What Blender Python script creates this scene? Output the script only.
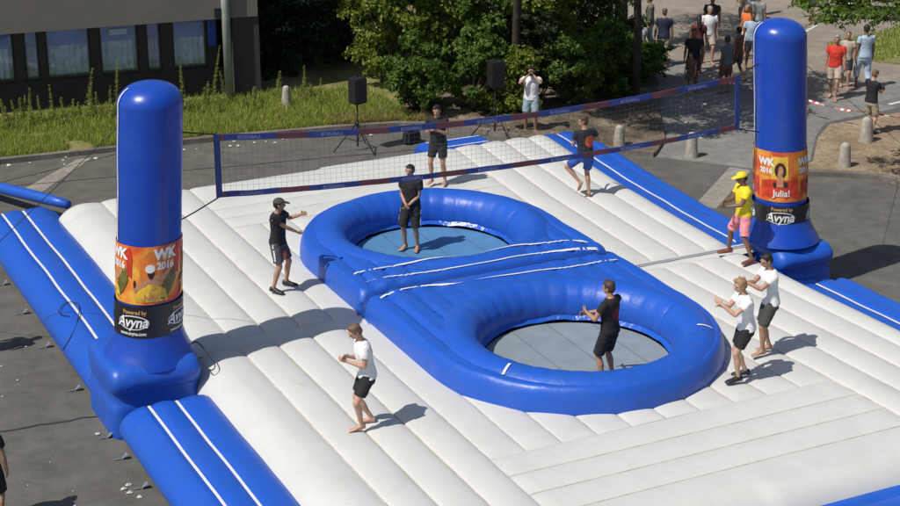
import bpy, bmesh, math, random
import numpy as np
from mathutils import Vector, Matrix, noise

random.seed(7)
RNG = np.random.default_rng(11)
SC = bpy.context.scene
for o in list(bpy.data.objects):
    bpy.data.objects.remove(o)
C = SC.collection
pi = math.pi
rad = math.radians

# ------------------------------------------------------------------ camera
cam_d = bpy.data.cameras.new('camera')
cam = bpy.data.objects.new('camera', cam_d)
C.objects.link(cam)
cam.location = (-14.0, -26.27, 12.96)
cam.rotation_euler = (pi / 2 - 0.3604, 0, -0.4603)
cam_d.sensor_width = 36.0
cam_d.lens = 68.94
cam_d.clip_end = 2000
SC.camera = cam

# ------------------------------------------------------------------ light
SUN_EL = rad(54.5)
SUN_AZ = rad(180 + 9)           # direction (from +X, counter-clockwise) the sunlight comes FROM
world = bpy.data.worlds.new('World')
SC.world = world
world.use_nodes = True
wn = world.node_tree
bg = wn.nodes['Background']
sky = wn.nodes.new('ShaderNodeTexSky')
sky.sky_type = 'NISHITA'
sky.sun_disc = False
sky.sun_elevation = SUN_EL
sky.sun_rotation = pi / 2 - SUN_AZ
sky.air_density = 1.0
sky.dust_density = 1.5
wn.links.new(sky.outputs[0], bg.inputs[0])
bg.inputs[1].default_value = 0.085
sun_d = bpy.data.lights.new('sun', 'SUN')
sun_d.energy = 4.3
sun_d.angle = rad(0.5)
sun_d.color = (1.0, 0.955, 0.88)
sun = bpy.data.objects.new('sun', sun_d)
C.objects.link(sun)
sdir = Vector((math.cos(SUN_AZ) * math.cos(SUN_EL), math.sin(SUN_AZ) * math.cos(SUN_EL), math.sin(SUN_EL)))
sun.rotation_euler = sdir.to_track_quat('Z', 'Y').to_euler()
sun.location = (0, 0, 60)
SC.view_settings.view_transform = 'Standard'
SC.view_settings.look = 'None'
SC.view_settings.exposure = 0.0
SC.view_settings.gamma = 1.0
SC.view_settings.use_curve_mapping = False

# ------------------------------------------------------------------ helpers
def mesh_obj(name, verts, faces, mat=None, parent=None, smooth=True, mats=None, midx=None):
    me = bpy.data.meshes.new(name)
    me.from_pydata([tuple(v) for v in verts], [], [tuple(f) for f in faces])
    if smooth:
        me.polygons.foreach_set('use_smooth', [True] * len(me.polygons))
    if mats:
        for m in mats: me.materials.append(m)
        if midx is not None: me.polygons.foreach_set('material_index', midx)
    elif mat: me.materials.append(mat)
    me.update()
    o = bpy.data.objects.new(name, me)
    C.objects.link(o)
    if parent: o.parent = parent
    return o

def np_quads(name, V, n, mat, parent=None, smooth=False, k=4):
    """V : (n*k,3) array, n separate k-gons"""
    me = bpy.data.meshes.new(name)
    me.vertices.add(n * k); me.vertices.foreach_set('co', V.astype(np.float32).ravel())
    me.loops.add(n * k); me.loops.foreach_set('vertex_index', np.arange(n * k, dtype=np.int32))
    me.polygons.add(n)
    me.polygons.foreach_set('loop_start', np.arange(0, n * k, k, dtype=np.int32))
    me.polygons.foreach_set('loop_total', np.full(n, k, dtype=np.int32))
    me.update(calc_edges=True)
    me.materials.append(mat)
    o = bpy.data.objects.new(name, me)
    C.objects.link(o)
    if parent: o.parent = parent
    return o

def tag(o, label=None, cat=None, group=None, kind=None):
    if label: o['label'] = label
    if cat: o['category'] = cat
    if group: o['group'] = group
    if kind: o['kind'] = kind
    return o

def empty(name, loc, rz=0, label=None, cat=None, group=None):
    o = bpy.data.objects.new(name, None)
    C.objects.link(o)
    o.location = loc; o.rotation_euler = (0, 0, rz)
    o.empty_display_size = 0.2
    return tag(o, label, cat, group)

class MB:
    def __init__(s): s.v = []; s.f = []; s.m = []
    def add(s, V, F, m=0):
        b = len(s.v); s.v += [tuple(p) for p in V]
        s.f += [tuple(i + b for i in f) for f in F]; s.m += [m] * len(F)
    def box(s, c, d, R=None, m=0, taper=1.0):
        V = []
        for z in (-1, 1):
            t = taper if z > 0 else 1
            for x, y in ((-1, -1), (1, -1), (1, 1), (-1, 1)):
                p = Vector((x * d[0] / 2 * t, y * d[1] / 2 * t, z * d[2] / 2))
                if R: p = R @ p
                V.append(Vector(c) + p)
        s.add(V, [(3, 2, 1, 0), (4, 5, 6, 7), (0, 1, 5, 4), (1, 2, 6, 5), (2, 3, 7, 6), (3, 0, 4, 7)], m)
    def tube(s, pts, r, n=8, m=0, cap=True):
        pts = [Vector(p) for p in pts]
        rs = r if isinstance(r, (list, tuple)) else [r] * len(pts)
        b = len(s.v); t0 = None
        for i, p in enumerate(pts):
            d = (pts[min(i + 1, len(pts) - 1)] - pts[max(i - 1, 0)]).normalized()
            if t0 is None:
                t0 = d.orthogonal().normalized()
            t0 = (t0 - d * t0.dot(d)).normalized()
            b2 = d.cross(t0)
            for k in range(n):
                a = 2 * pi * k / n
                s.v.append(tuple(p + (t0 * math.cos(a) + b2 * math.sin(a)) * rs[i]))
        for i in range(len(pts) - 1):
            for k in range(n):
                k2 = (k + 1) % n
                s.f.append((b + i * n + k, b + i * n + k2, b + (i + 1) * n + k2, b + (i + 1) * n + k)); s.m.append(m)
        if cap:
            s.f.append(tuple(b + k for k in reversed(range(n)))); s.m.append(m)
            s.f.append(tuple(b + (len(pts) - 1) * n + k for k in range(n))); s.m.append(m)
    def lathe(s, prof, n=32, m=0, c=(0, 0, 0), lean=None):
        b = len(s.v)
        for r, z in prof:
            dx, dy = lean(z) if lean else (0, 0)
            for k in range(n):
                a = 2 * pi * k / n
                s.v.append((c[0] + dx + r * math.cos(a), c[1] + dy + r * math.sin(a), c[2] + z))
        for i in range(len(prof) - 1):
            for k in range(n):
                k2 = (k + 1) % n
                s.f.append((b + i * n + k, b + i * n + k2, b + (i + 1) * n + k2, b + (i + 1) * n + k)); s.m.append(m)
        s.f.append(tuple(b + (len(prof) - 1) * n + k for k in range(n))); s.m.append(m)
    def grid(s, nu, nv, fn, m=0, keep=None):
        b = len(s.v)
        P = [[fn(i, j) for j in range(nv)] for i in range(nu)]
        for row in P:
            for p in row: s.v.append(tuple(p))
        for i in range(nu - 1):
            for j in range(nv - 1):
                if keep:
                    c = [(P[i][j][k] + P[i + 1][j][k] + P[i + 1][j + 1][k] + P[i][j + 1][k]) / 4 for k in range(3)]
                    if not keep(c): continue
                s.f.append((b + i * nv + j, b + (i + 1) * nv + j, b + (i + 1) * nv + j + 1, b + i * nv + j + 1)); s.m.append(m)
    def build(s, name, mat=None, parent=None, smooth=False, mats=None):
        return mesh_obj(name, s.v, s.f, mat, parent, smooth, mats, s.m if mats else None)

# ------------------------------------------------------------------ materials
def mat(name, col, rough=0.5, var=0.0, vscale=3.0, bump=0.0, bscale=20.0, spec=0.5, col2=None, coat=0.0, detail=6, bdist=0.01, metal=0.0, trans=0.0):
    m = bpy.data.materials.new(name); m.use_nodes = True
    nt = m.node_tree; P = nt.nodes['Principled BSDF']
    P.inputs['Base Color'].default_value = (*col, 1)
    P.inputs['Roughness'].default_value = rough
    P.inputs['Specular IOR Level'].default_value = spec
    P.inputs['Metallic'].default_value = metal
    if coat: P.inputs['Coat Weight'].default_value = coat; P.inputs['Coat Roughness'].default_value = 0.12
    tc = nt.nodes.new('ShaderNodeTexCoord')
    if var > 0 or col2:
        n = nt.nodes.new('ShaderNodeTexNoise'); n.inputs['Scale'].default_value = vscale; n.inputs['Detail'].default_value = detail
        nt.links.new(tc.outputs['Object'], n.inputs['Vector'])
        r = nt.nodes.new('ShaderNodeValToRGB')
        c2 = col2 or tuple(c * (1 - var) for c in col)
        r.color_ramp.elements[0].position = 0.35; r.color_ramp.elements[0].color = (*c2, 1)
        r.color_ramp.elements[1].position = 0.65; r.color_ramp.elements[1].color = (*[min(1, c * (1 + var * .6)) for c in col], 1)
        nt.links.new(n.outputs[0], r.inputs[0]); nt.links.new(r.outputs[0], P.inputs['Base Color'])
    if bump > 0:
        n2 = nt.nodes.new('ShaderNodeTexNoise'); n2.inputs['Scale'].default_value = bscale; n2.inputs['Detail'].default_value = 4
        nt.links.new(tc.outputs['Object'], n2.inputs['Vector'])
        b = nt.nodes.new('ShaderNodeBump'); b.inputs['Strength'].default_value = bump; b.inputs['Distance'].default_value = bdist
        nt.links.new(n2.outputs[0], b.inputs['Height']); nt.links.new(b.outputs[0], P.inputs['Normal'])
    return m

def leafmat(name, cols, transl=0.35, rough=0.55):
    m = bpy.data.materials.new(name); m.use_nodes = True
    nt = m.node_tree; nt.nodes.clear()
    out = nt.nodes.new('ShaderNodeOutputMaterial')
    g = nt.nodes.new('ShaderNodeNewGeometry')
    r = nt.nodes.new('ShaderNodeValToRGB')
    el = r.color_ramp.elements
    el[0].color = (*cols[0], 1); el[1].color = (*cols[-1], 1)
    for i, c in enumerate(cols[1:-1]):
        e = el.new((i + 1) / (len(cols) - 1)); e.color = (*c, 1)
    nt.links.new(g.outputs['Random Per Island'], r.inputs[0])
    P = nt.nodes.new('ShaderNodeBsdfPrincipled'); P.inputs['Roughness'].default_value = rough
    P.inputs['Specular IOR Level'].default_value = 0.35
    t = nt.nodes.new('ShaderNodeBsdfTranslucent')
    mx = nt.nodes.new('ShaderNodeMixShader'); mx.inputs[0].default_value = transl
    nt.links.new(r.outputs[0], P.inputs['Base Color']); nt.links.new(r.outputs[0], t.inputs['Color'])
    nt.links.new(P.outputs[0], mx.inputs[1]); nt.links.new(t.outputs[0], mx.inputs[2])
    nt.links.new(mx.outputs[0], out.inputs[0])
    return m

def groundmat(name, base, dark, light, scale=1.0, grain=60, stain=True, dust=None):
    m = bpy.data.materials.new(name); m.use_nodes = True
    nt = m.node_tree; P = nt.nodes['Principled BSDF']; P.inputs['Roughness'].default_value = 0.9
    P.inputs['Specular IOR Level'].default_value = 0.25
    tc = nt.nodes.new('ShaderNodeTexCoord')
    def nz(sc, det, rough=.6):
        n = nt.nodes.new('ShaderNodeTexNoise'); n.inputs['Scale'].default_value = sc; n.inputs['Detail'].default_value = det
        n.inputs['Roughness'].default_value = rough
        nt.links.new(tc.outputs['Object'], n.inputs['Vector']); return n
    a = nz(0.35 * scale, 8, .65); b = nz(grain, 3); c = nz(2.3 * scale, 6)
    r = nt.nodes.new('ShaderNodeValToRGB'); e = r.color_ramp.elements
    e[0].position = .3; e[0].color = (*dark, 1); e[1].position = .72; e[1].color = (*light, 1)
    e2 = e.new(.5); e2.color = (*base, 1)
    nt.links.new(a.outputs[0], r.inputs[0])
    mixg = nt.nodes.new('ShaderNodeMixRGB'); mixg.blend_type = 'OVERLAY'; mixg.inputs[0].default_value = .55
    rb = nt.nodes.new('ShaderNodeValToRGB'); rb.color_ramp.elements[0].position = .3; rb.color_ramp.elements[1].position = .7
    rb.color_ramp.elements[0].color = (.25, .25, .25, 1); rb.color_ramp.elements[1].color = (.75, .75, .75, 1)
    nt.links.new(b.outputs[0], rb.inputs[0])
    nt.links.new(r.outputs[0], mixg.inputs[1]); nt.links.new(rb.outputs[0], mixg.inputs[2])
    mixc = nt.nodes.new('ShaderNodeMixRGB'); mixc.blend_type = 'OVERLAY'; mixc.inputs[0].default_value = .5
    nt.links.new(mixg.outputs[0], mixc.inputs[1]); nt.links.new(c.outputs[0], mixc.inputs[2])
    last = mixc.outputs[0]
    if dust:
        d = nz(3.2 * scale, 10, .7)
        rd = nt.nodes.new('ShaderNodeValToRGB'); rd.color_ramp.elements[0].position = .56; rd.color_ramp.elements[1].position = .68
        nt.links.new(d.outputs[0], rd.inputs[0])
        md = nt.nodes.new('ShaderNodeMixRGB'); nt.links.new(rd.outputs[0], md.inputs[0])
        nt.links.new(last, md.inputs[1]); md.inputs[2].default_value = (*dust, 1); last = md.outputs[0]
    nt.links.new(last, P.inputs['Base Color'])
    bp = nt.nodes.new('ShaderNodeBump'); bp.inputs['Strength'].default_value = .35; bp.inputs['Distance'].default_value = .01
    nt.links.new(b.outputs[0], bp.inputs['Height']); nt.links.new(bp.outputs[0], P.inputs['Normal'])
    return m

def vinyl(name, col, rough, dirt, dscale, bump=.25, bscale=5.0, spec=.5):
    m = bpy.data.materials.new(name); m.use_nodes = True
    nt = m.node_tree; P = nt.nodes['Principled BSDF']
    P.inputs['Specular IOR Level'].default_value = spec
    tc = nt.nodes.new('ShaderNodeTexCoord')
    n = nt.nodes.new('ShaderNodeTexNoise'); n.inputs['Scale'].default_value = dscale; n.inputs['Detail'].default_value = 9; n.inputs['Roughness'].default_value = .68
    nt.links.new(tc.outputs['Object'], n.inputs['Vector'])
    r = nt.nodes.new('ShaderNodeValToRGB')
    r.color_ramp.elements[0].position = .38; r.color_ramp.elements[0].color = (*dirt, 1)
    r.color_ramp.elements[1].position = .56; r.color_ramp.elements[1].color = (*col, 1)
    nt.links.new(n.outputs[0], r.inputs[0]); nt.links.new(r.outputs[0], P.inputs['Base Color'])
    rr = nt.nodes.new('ShaderNodeMapRange'); rr.inputs[1].default_value = .3; rr.inputs[2].default_value = .7
    rr.inputs[3].default_value = rough + .12; rr.inputs[4].default_value = rough - .04
    nt.links.new(n.outputs[0], rr.inputs[0]); nt.links.new(rr.outputs[0], P.inputs['Roughness'])
    n2 = nt.nodes.new('ShaderNodeTexNoise'); n2.inputs['Scale'].default_value = bscale; n2.inputs['Detail'].default_value = 5; n2.inputs['Distortion'].default_value = .8
    nt.links.new(tc.outputs['Object'], n2.inputs['Vector'])
    b = nt.nodes.new('ShaderNodeBump'); b.inputs['Strength'].default_value = bump; b.inputs['Distance'].default_value = .03
    nt.links.new(n2.outputs[0], b.inputs['Height']); nt.links.new(b.outputs[0], P.inputs['Normal'])
    return m

M = {}
M['white'] = vinyl('white_vinyl', (.575, .575, .555), .45, (.54, .54, .52), .9, .12, 3.0, .3)
M['blue'] = vinyl('blue_vinyl', (.013, .092, .50), .38, (.014, .09, .44), 1.6, .35, 5.0, .5)
M['blue_col'] = vinyl('blue_column_vinyl', (.008, .055, .40), .27, (.012, .065, .37), 1.6, .25, 3.0, .5)
def scuff(m, col, amt, sc):
    nt = m.node_tree; P = nt.nodes['Principled BSDF']; tc = nt.nodes.new('ShaderNodeTexCoord')
    last = P.inputs['Base Color'].links[0].from_socket
    for scale, lo, hi, k in ((sc, .60, .72, amt), (sc * .18, .52, .75, amt * .6)):
        n = nt.nodes.new('ShaderNodeTexNoise'); n.inputs['Scale'].default_value = scale; n.inputs['Detail'].default_value = 8; n.inputs['Roughness'].default_value = .75
        n.inputs['Distortion'].default_value = .6
        nt.links.new(tc.outputs['Object'], n.inputs['Vector'])
        r = nt.nodes.new('ShaderNodeMapRange'); r.inputs[1].default_value = lo; r.inputs[2].default_value = hi; r.inputs[3].default_value = 0; r.inputs[4].default_value = k
        nt.links.new(n.outputs[0], r.inputs[0])
        mx = nt.nodes.new('ShaderNodeMixRGB'); nt.links.new(r.outputs[0], mx.inputs[0]); nt.links.new(last, mx.inputs[1]); mx.inputs[2].default_value = (*col, 1); last = mx.outputs[0]
    nt.links.new(last, P.inputs['Base Color'])
def weave(m):
    nt = m.node_tree; P = nt.nodes['Principled BSDF']; tc = nt.nodes.new('ShaderNodeTexCoord')
    w = nt.nodes.new('ShaderNodeTexWave'); w.bands_direction = 'X'; w.inputs['Scale'].default_value = .42; w.inputs['Distortion'].default_value = .4
    nt.links.new(tc.outputs['Object'], w.inputs[0])
    r = nt.nodes.new('ShaderNodeMapRange'); r.inputs[1].default_value = .985; r.inputs[2].default_value = 1.0; r.inputs[3].default_value = 0; r.inputs[4].default_value = .35
    nt.links.new(w.outputs[1], r.inputs[0]); last = P.inputs['Base Color'].links[0].from_socket
    mx = nt.nodes.new('ShaderNodeMixRGB'); nt.links.new(r.outputs[0], mx.inputs[0]); nt.links.new(last, mx.inputs[1]); mx.inputs[2].default_value = (.05, .07, .09, 1); nt.links.new(mx.outputs[0], P.inputs['Base Color'])
scuff(M['white'], (.36, .33, .27), .38, 5.5); scuff(M['blue'], (.10, .16, .42), .30, 6.0); scuff(M['blue_col'], (.07, .12, .34), .22, 5.0)
M['seam'] = mat('deck_seam', (.42, .385, .32), .7, .25, 5)
M['skirt'] = vinyl('skirt_vinyl', (.012, .09, .50), .2, (.02, .11, .46), 1.6, .7, 7.0, .6)
M['stripe'] = mat('white_stripe', (.72, .72, .74), .45, .1, 8)
M['tab'] = mat('tab_blue_grey', (.14, .17, .25), .7)
M['bed_grey'] = mat('grey_trampoline_bed', (.22, .265, .30), .62, .08, 3, .2, 120)
M['bed_blue'] = mat('blue_trampoline_bed', (.075, .21, .40), .62, .08, 3, .2, 120)
M['black'] = mat('black_plastic', (.012, .012, .014), .5, .2, 6)
M['blackcloth'] = mat('black_cloth', (.012, .012, .015), .85, .25, 14, .4, 40)
M['rope'] = mat('dark_rope', (.02, .02, .022), .8)
M['asphalt'] = groundmat('grey_asphalt', (.113, .109, .096), (.092, .088, .077), (.134, .129, .114), 1, 42)
M['pave'] = groundmat('pale_pavement', (.20, .195, .18), (.155, .15, .14), (.245, .24, .22), 1.2, 40, dust=(.28, .26, .225))
M['road'] = groundmat('brown_road', (.24, .205, .165), (.20, .17, .14), (.29, .25, .205), .7, 50)
M['road_grey'] = groundmat('grey_road', (.17, .155, .14), (.13, .12, .11), (.21, .195, .17), .9, 50)
M['dirt'] = groundmat('dry_dirt', (.26, .19, .125), (.17, .12, .075), (.36, .28, .19), 2.2, 18, dust=(.10, .12, .045))
M['soil'] = groundmat('grassy_soil', (.17, .17, .06), (.10, .10, .035), (.28, .24, .12), 2.2, 14)
M['litterfloor'] = groundmat('leaf_litter_floor', (.12, .095, .065), (.045, .04, .025), (.27, .22, .16), 3.5, 9, dust=(.30, .26, .20))
M['darksoil'] = groundmat('shaded_soil', (.03, .028, .02), (.018, .017, .012), (.05, .045, .03), 2, 14)
M['kerb'] = groundmat('kerb_stone', (.16, .14, .12), (.10, .088, .075), (.23, .205, .18), 3, 40)
M['strip'] = groundmat('pale_concrete', (.27, .25, .215), (.21, .195, .17), (.33, .31, .27), 2, 40)
M['mark'] = mat('worn_road_paint', (.62, .61, .57), .8, .3, 6)
M['joint'] = mat('joint_tar', (.03, .028, .025), .9, .4, 3)
M['stone'] = groundmat('bollard_concrete', (.36, .33, .28), (.26, .235, .20), (.44, .41, .35), 4, 40)
M['wallpanel'] = mat('taupe_wall_panel', (.175, .158, .135), .85, .07, 1.2, .1, 30)
M['darkwall'] = mat('dark_wall', (.022, .02, .021), .8, .2, 2)
M['frame'] = mat('dark_window_frame', (.02, .017, .018), .5, .1, 3)
M['curtain'] = mat('grey_blue_curtain', (.80, .86, .90), .9, .25, 5)
M['blind'] = mat('blue_sun_blind', (.14, .32, .90), .7, .2, 2)
M['notice'] = mat('pale_notice', (.5, .6, .75), .7)
M['pier'] = mat('brown_pier', (.05, .042, .043), .85, .15, 2)
M['drain'] = mat('pale_downpipe', (.30, .33, .30), .6, .15, 3)
M['bark'] = mat('tree_bark', (.055, .04, .028), .95, .4, 8, .8, 14, bdist=.03)
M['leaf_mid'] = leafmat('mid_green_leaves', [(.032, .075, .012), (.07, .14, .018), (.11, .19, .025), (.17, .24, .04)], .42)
M['leaf_dark'] = leafmat('shade_dark_green_leaves', [(.008, .018, .006), (.02, .042, .010), (.04, .07, .014)], .25)  # near-black tones also put the shade of the deep background into the leaves
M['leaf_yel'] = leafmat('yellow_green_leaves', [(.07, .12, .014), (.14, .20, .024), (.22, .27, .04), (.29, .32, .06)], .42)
M['leaf_bright'] = leafmat('bright_green_leaves', [(.05, .10, .012), (.11, .19, .02), (.17, .26, .03)], .45)
M['grass'] = leafmat('grass_blades', [(.14, .23, .025), (.26, .35, .04), (.38, .42, .08), (.50, .45, .20)], .45)
M['drygrass'] = leafmat('dry_grass', [(.30, .22, .09), (.36, .27, .12), (.20, .17, .06)], .3)
M['weed'] = leafmat('weed_leaves', [(.18, .25, .05), (.28, .32, .08), (.38, .36, .13)], .45)
M['rubber'] = mat('speaker_black', (.014, .014, .016), .45)
M['steel'] = mat('dark_steel', (.03, .03, .032), .4, metal=.6)
M['litter'] = mat('pale_litter', (.6, .57, .5), .8, .3, 30)
M['net_blue'] = mat('net_band_blue', (.028, .05, .23), .5, .15, 8)
M['net_red'] = mat('net_band_red', (.14, .045, .06), .5, .15, 8)
M['net_text'] = mat('net_lettering', (.22, .27, .52), .5)
M['string'] = mat('net_string', (.12, .125, .13), .7)
M['tape_red'] = mat('tape_red', (.6, .04, .04), .5); M['tape_white'] = mat('tape_white', (.75, .74, .72), .5)
M['txt_white'] = mat('print_white', (.80, .80, .78), .5); M['txt_gold'] = mat('print_gold', (.62, .36, .12), .5)
M['pr_yellow'] = mat('print_yellow', (.80, .50, .05), .5, .25, 9); M['pr_orange'] = mat('print_orange', (.75, .20, .03), .5, .2, 6)
M['pr_red'] = mat('print_red', (.62, .05, .02), .5, .3, 5); M['pr_dark'] = mat('print_dark', (.04, .012, .01), .5)
M['pr_skin'] = mat('print_skin', (.55, .25, .13), .5, .25, 14); M['pr_green'] = mat('print_green', (.14, .13, .03), .5, .3, 8)
M['banner_black'] = mat('banner_black', (.014, .013, .018), .45, .2, 5)
def bannermat():
    m = mat('banner_orange', (.8, .2, .03), .45); nt = m.node_tree; P = nt.nodes['Principled BSDF']
    tc = nt.nodes.new('ShaderNodeTexCoord'); n = nt.nodes.new('ShaderNodeTexNoise'); n.inputs['Scale'].default_value = 2.6
    n.inputs['Detail'].default_value = 3; nt.links.new(tc.outputs['Object'], n.inputs[0])
    r = nt.nodes.new('ShaderNodeValToRGB'); e = r.color_ramp.elements
    e[0].position = .33; e[0].color = (.50, .04, .02, 1); e[1].position = .68; e[1].color = (.80, .42, .06, 1)
    k = e.new(.48); k.color = (.72, .14, .025, 1)
    nt.links.new(n.outputs[0], r.inputs[0]); nt.links.new(r.outputs[0], P.inputs['Base Color']); return m
M['banner'] = bannermat()

# ------------------------------------------------------------------ ground
def sheet(name, pts, z, m, label=None, kind='structure', cat=None):
    n = len(pts)
    if sum(pts[i][0] * pts[(i + 1) % n][1] - pts[(i + 1) % n][0] * pts[i][1] for i in range(n)) < 0: pts = pts[::-1]
    V = [(x, y, z) for x, y in pts] + ([(x, y, -.06) for x, y in pts] if name != 'ground' else [])
    F = [tuple(range(n))] + ([(i, i + n, (i + 1) % n + n, (i + 1) % n) for i in range(n)] if name != 'ground' else [])
    o = mesh_obj(name, V, F, m, smooth=False)
    o['kind'] = kind
    return o
sheet('ground', [(-300, -300), (600, -300), (600, 600), (-300, 600)], 0, M['asphalt'])
# verge behind the kerb: a gentle bank of soil
kerb_pts = [(-14, 16.0), (-5.9, 15.1), (-3.0, 14.86), (-.5, 14.58), (2.5, 14.12), (4.3, 13.66), (5.4, 13.0), (6.6, 11.2), (7.6, 9.9), (8.1, 9.3), (8.9, 8.4)]
verge = kerb_pts + [(9.8, 9.4), (11.0, 11.5), (12.6, 14.0), (14.6, 18.5), (15.5, 22), (11, 40), (-20, 60), (-30, 20)]
sheet('verge_soil', verge, .09, M['soil'])
def ribbon(mb, pts, w, h, z0=0, m=0):
    pts = [Vector((*p, 0)) for p in pts]; L = []
    for i, p in enumerate(pts):
        d = (pts[min(i + 1, len(pts) - 1)] - pts[max(i - 1, 0)]).normalized()
        nrm = Vector((-d.y, d.x, 0)); L.append((p - nrm * w / 2, p + nrm * w / 2))
    for i in range(len(L) - 1):
        a, b = L[i]; c, d = L[i + 1]
        V = [(a.x, a.y, z0), (b.x, b.y, z0), (d.x, d.y, z0), (c.x, c.y, z0), (a.x, a.y, z0 + h), (b.x, b.y, z0 + h), (d.x, d.y, z0 + h), (c.x, c.y, z0 + h)]
        mb.add(V, [(4, 7, 6, 5), (0, 4, 5, 1), (2, 6, 7, 3), (0, 3, 7, 4), (1, 5, 6, 2)], m)
def stone_row(pts, w, h, step=.98, gap=.012):
    mb = MB(); P = [Vector((*p, 0)) for p in pts]
    for a, b in zip(P[:-1], P[1:]):
        L = (b - a).length; n = max(1, round(L / step)); d = (b - a) / n; ang = math.atan2(d.y, d.x)
        for i in range(n):
            c = a + d * (i + .5)
            R = Matrix.Rotation(ang + random.uniform(-.006, .006), 3, 'Z')
            mb.box((c.x, c.y, h / 2 - .02 + random.uniform(-.006, .006)), (d.length - gap, w, h + .04), R)
    return mb
tag(stone_row(kerb_pts, .17, .13).build('kerb', M['kerb']), kind='structure')
tag(stone_row([(11.0, 5.95), (11.4, 5.5), (12.1, 5.05), (12.65, 4.62), (12.95, 4.1), (12.9, 3.2), (12.6, 2.0), (12.3, 0)], .2, .12, .9).build('kerb', M['kerb']), kind='structure')
sheet('leaf_litter', [(5.6, 13.1), (6.7, 11.4), (7.7, 10.05), (8.2, 9.45), (8.93, 8.40), (9.84, 9.36), (11.04, 11.46), (12.65, 13.98), (14.62, 18.3), (8, 18), (4.6, 14.6)], .10, M['litterfloor'])
# paved crossing and the road behind
sheet('pavement', [(8.9, 8.4), (10.3, 6.75), (11.1, 5.85), (12.2, 6.4), (13.6, 8.0), (14.6, 8.9), (17.4, 9.2), (22, 9.4), (21, 12), (16.3, 10.6), (15.2, 14.2), (14.4, 17.5), (12.6, 14.0), (11.0, 11.5), (9.8, 9.4)], .008, M['pave'])
sheet('dirt_verge', [(11.1, 5.85), (12.1, 5.1), (12.8, 4.5), (12.9, 3.2), (12.3, 0), (30, 0), (30, 8.6), (17.4, 8.8), (14.6, 8.7), (13.6, 7.9), (12.2, 6.3)], .022, M['dirt'])
sheet('road', [(14.4, 17.5), (15.2, 14.2), (16.3, 10.6), (21, 12), (22, 9.4), (60, 14), (200, 60), (200, 300), (20, 300), (14, 60), (13.2, 30)], .004, M['road'])
sheet('side_road', [(17.0, 9.9), (22, 10.4), (60, 22), (60, 9), (22, 8.6), (17.4, 9.0)], .013, M['road_grey'])
sheet('far_verge', [(19.9, 13.6), (20.5, 12.9), (28, 14.2), (40, 22), (26, 18.5), (21.2, 15.0)], .05, M['soil'])
sheet('pale_strip', [(10.1, 6.85), (7.72, 4.84), (8.02, 4.42), (10.4, 6.4)], .005, M['strip'])
sheet('pale_strip', [(-4.1, 14.6), (-5.95, 12.75), (-5.6, 12.35), (-3.75, 14.55)], .005, M['strip'])
mb = MB()
for a, b, w in [((-14, .75), (-7.4, .12), .05), ((-8.5, 13.6), (14, 9.9), .035), ((-6.2, 13.6), (-3.0, 14.6), .03)]:
    P = [Vector(a).lerp(Vector(b), t / 40) for t in range(41)]
    P = [(p.x + random.uniform(-.03, .03), p.y + random.uniform(-.03, .03)) for p in P]
    ribbon(mb, P, w, .004, .003)
tag(mb.build('pavement_joint', M['joint']), kind='structure')
mb = MB()
for a, b in [((17.3, 9.55), (18.6, 9.75)), ((19.3, 9.85), (20.6, 10.1)), ((20.6, 17.6), (21.5, 18.2)), ((22.2, 18.7), (23.2, 19.3)), ((19.0, 24.0), (20.2, 24.8)), ((24, 19.9), (25, 20.6))]:
    ribbon(mb, [a, b], .12, .004, .014)
tag(mb.build('road_marking', M['mark']), kind='structure')

scuff(M['bed_grey'], (.12, .13, .13), .35, 3.0); scuff(M['bed_blue'], (.04, .10, .18), .35, 3.0)
weave(M['bed_grey']); weave(M['bed_blue'])
scuff(M['asphalt'], (.055, .052, .046), .55, 1.6); scuff(M['pave'], (.09, .085, .075), .4, 2.2); scuff(M['wallpanel'], (.09, .082, .07), .35, 1.5)

# ------------------------------------------------------------------ inflatable court decks
HS = .88
def dpin(y):
    return float(np.interp(y, [-9, -6.6, -5, -2, 0, 2, 4.6, 6.9, 8.7, 9.6], [.28, .16, .05, -.14, -.23, -.17, -.06, .12, .30, .34]))
def warp(x, y):
    if x <= 0: return x
    return x + dpin(y) * min(1, x / 3.16)
PITCH = .655
seam_o = [3.16 + PITCH * k for k in range(4)]     # 3.16 .. 5.125
XE = 6.28; XR = 6.0
def smoothcap(t):       # 0 at edge -> 1
    t = min(1, max(0, t)); return math.sqrt(max(0, 1 - (1 - t) ** 2))
def edge_fn(x, y, y0, y1, zb, sgn):
    """lower the surface near the outer side edges and the outer end"""
    dx = (XE if x < 0 else XR) - abs(x)
    dy = abs(y1 - y)
    r = .8 if x < 0 else .62
    if dx < r and dy < r:
        d = r - math.hypot(r - dx, r - dy)
    else: d = min(dx, dy)
    if d < 0: d = 0
    if d < r: return zb * (.0 + 1.0 * smoothcap(d / r) ** .8) if d > 0 else 0
    return zb
def corner(x, y, y1):
    r = .8 if x < 0 else .62; xe = XE if x < 0 else XR; dx = xe - abs(x); dy = abs(y1 - y)
    if dx < r and dy < r:
        h = math.hypot(r - dx, r - dy)
        if h > r:
            k = r / h
            x = math.copysign(xe - r + (r - dx) * k, x)
            y = (y1 - math.copysign(r, y1)) + math.copysign((r - dy) * k, y1)
    return x, y
def in_ring(x, y, sgn, marg):
    yy = y * sgn        # positive away from the net
    if yy < 2.7: return abs(x) < 2.62 - marg and yy > -.1
    return math.hypot(x, yy - 2.7) < 2.62 - marg
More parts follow.
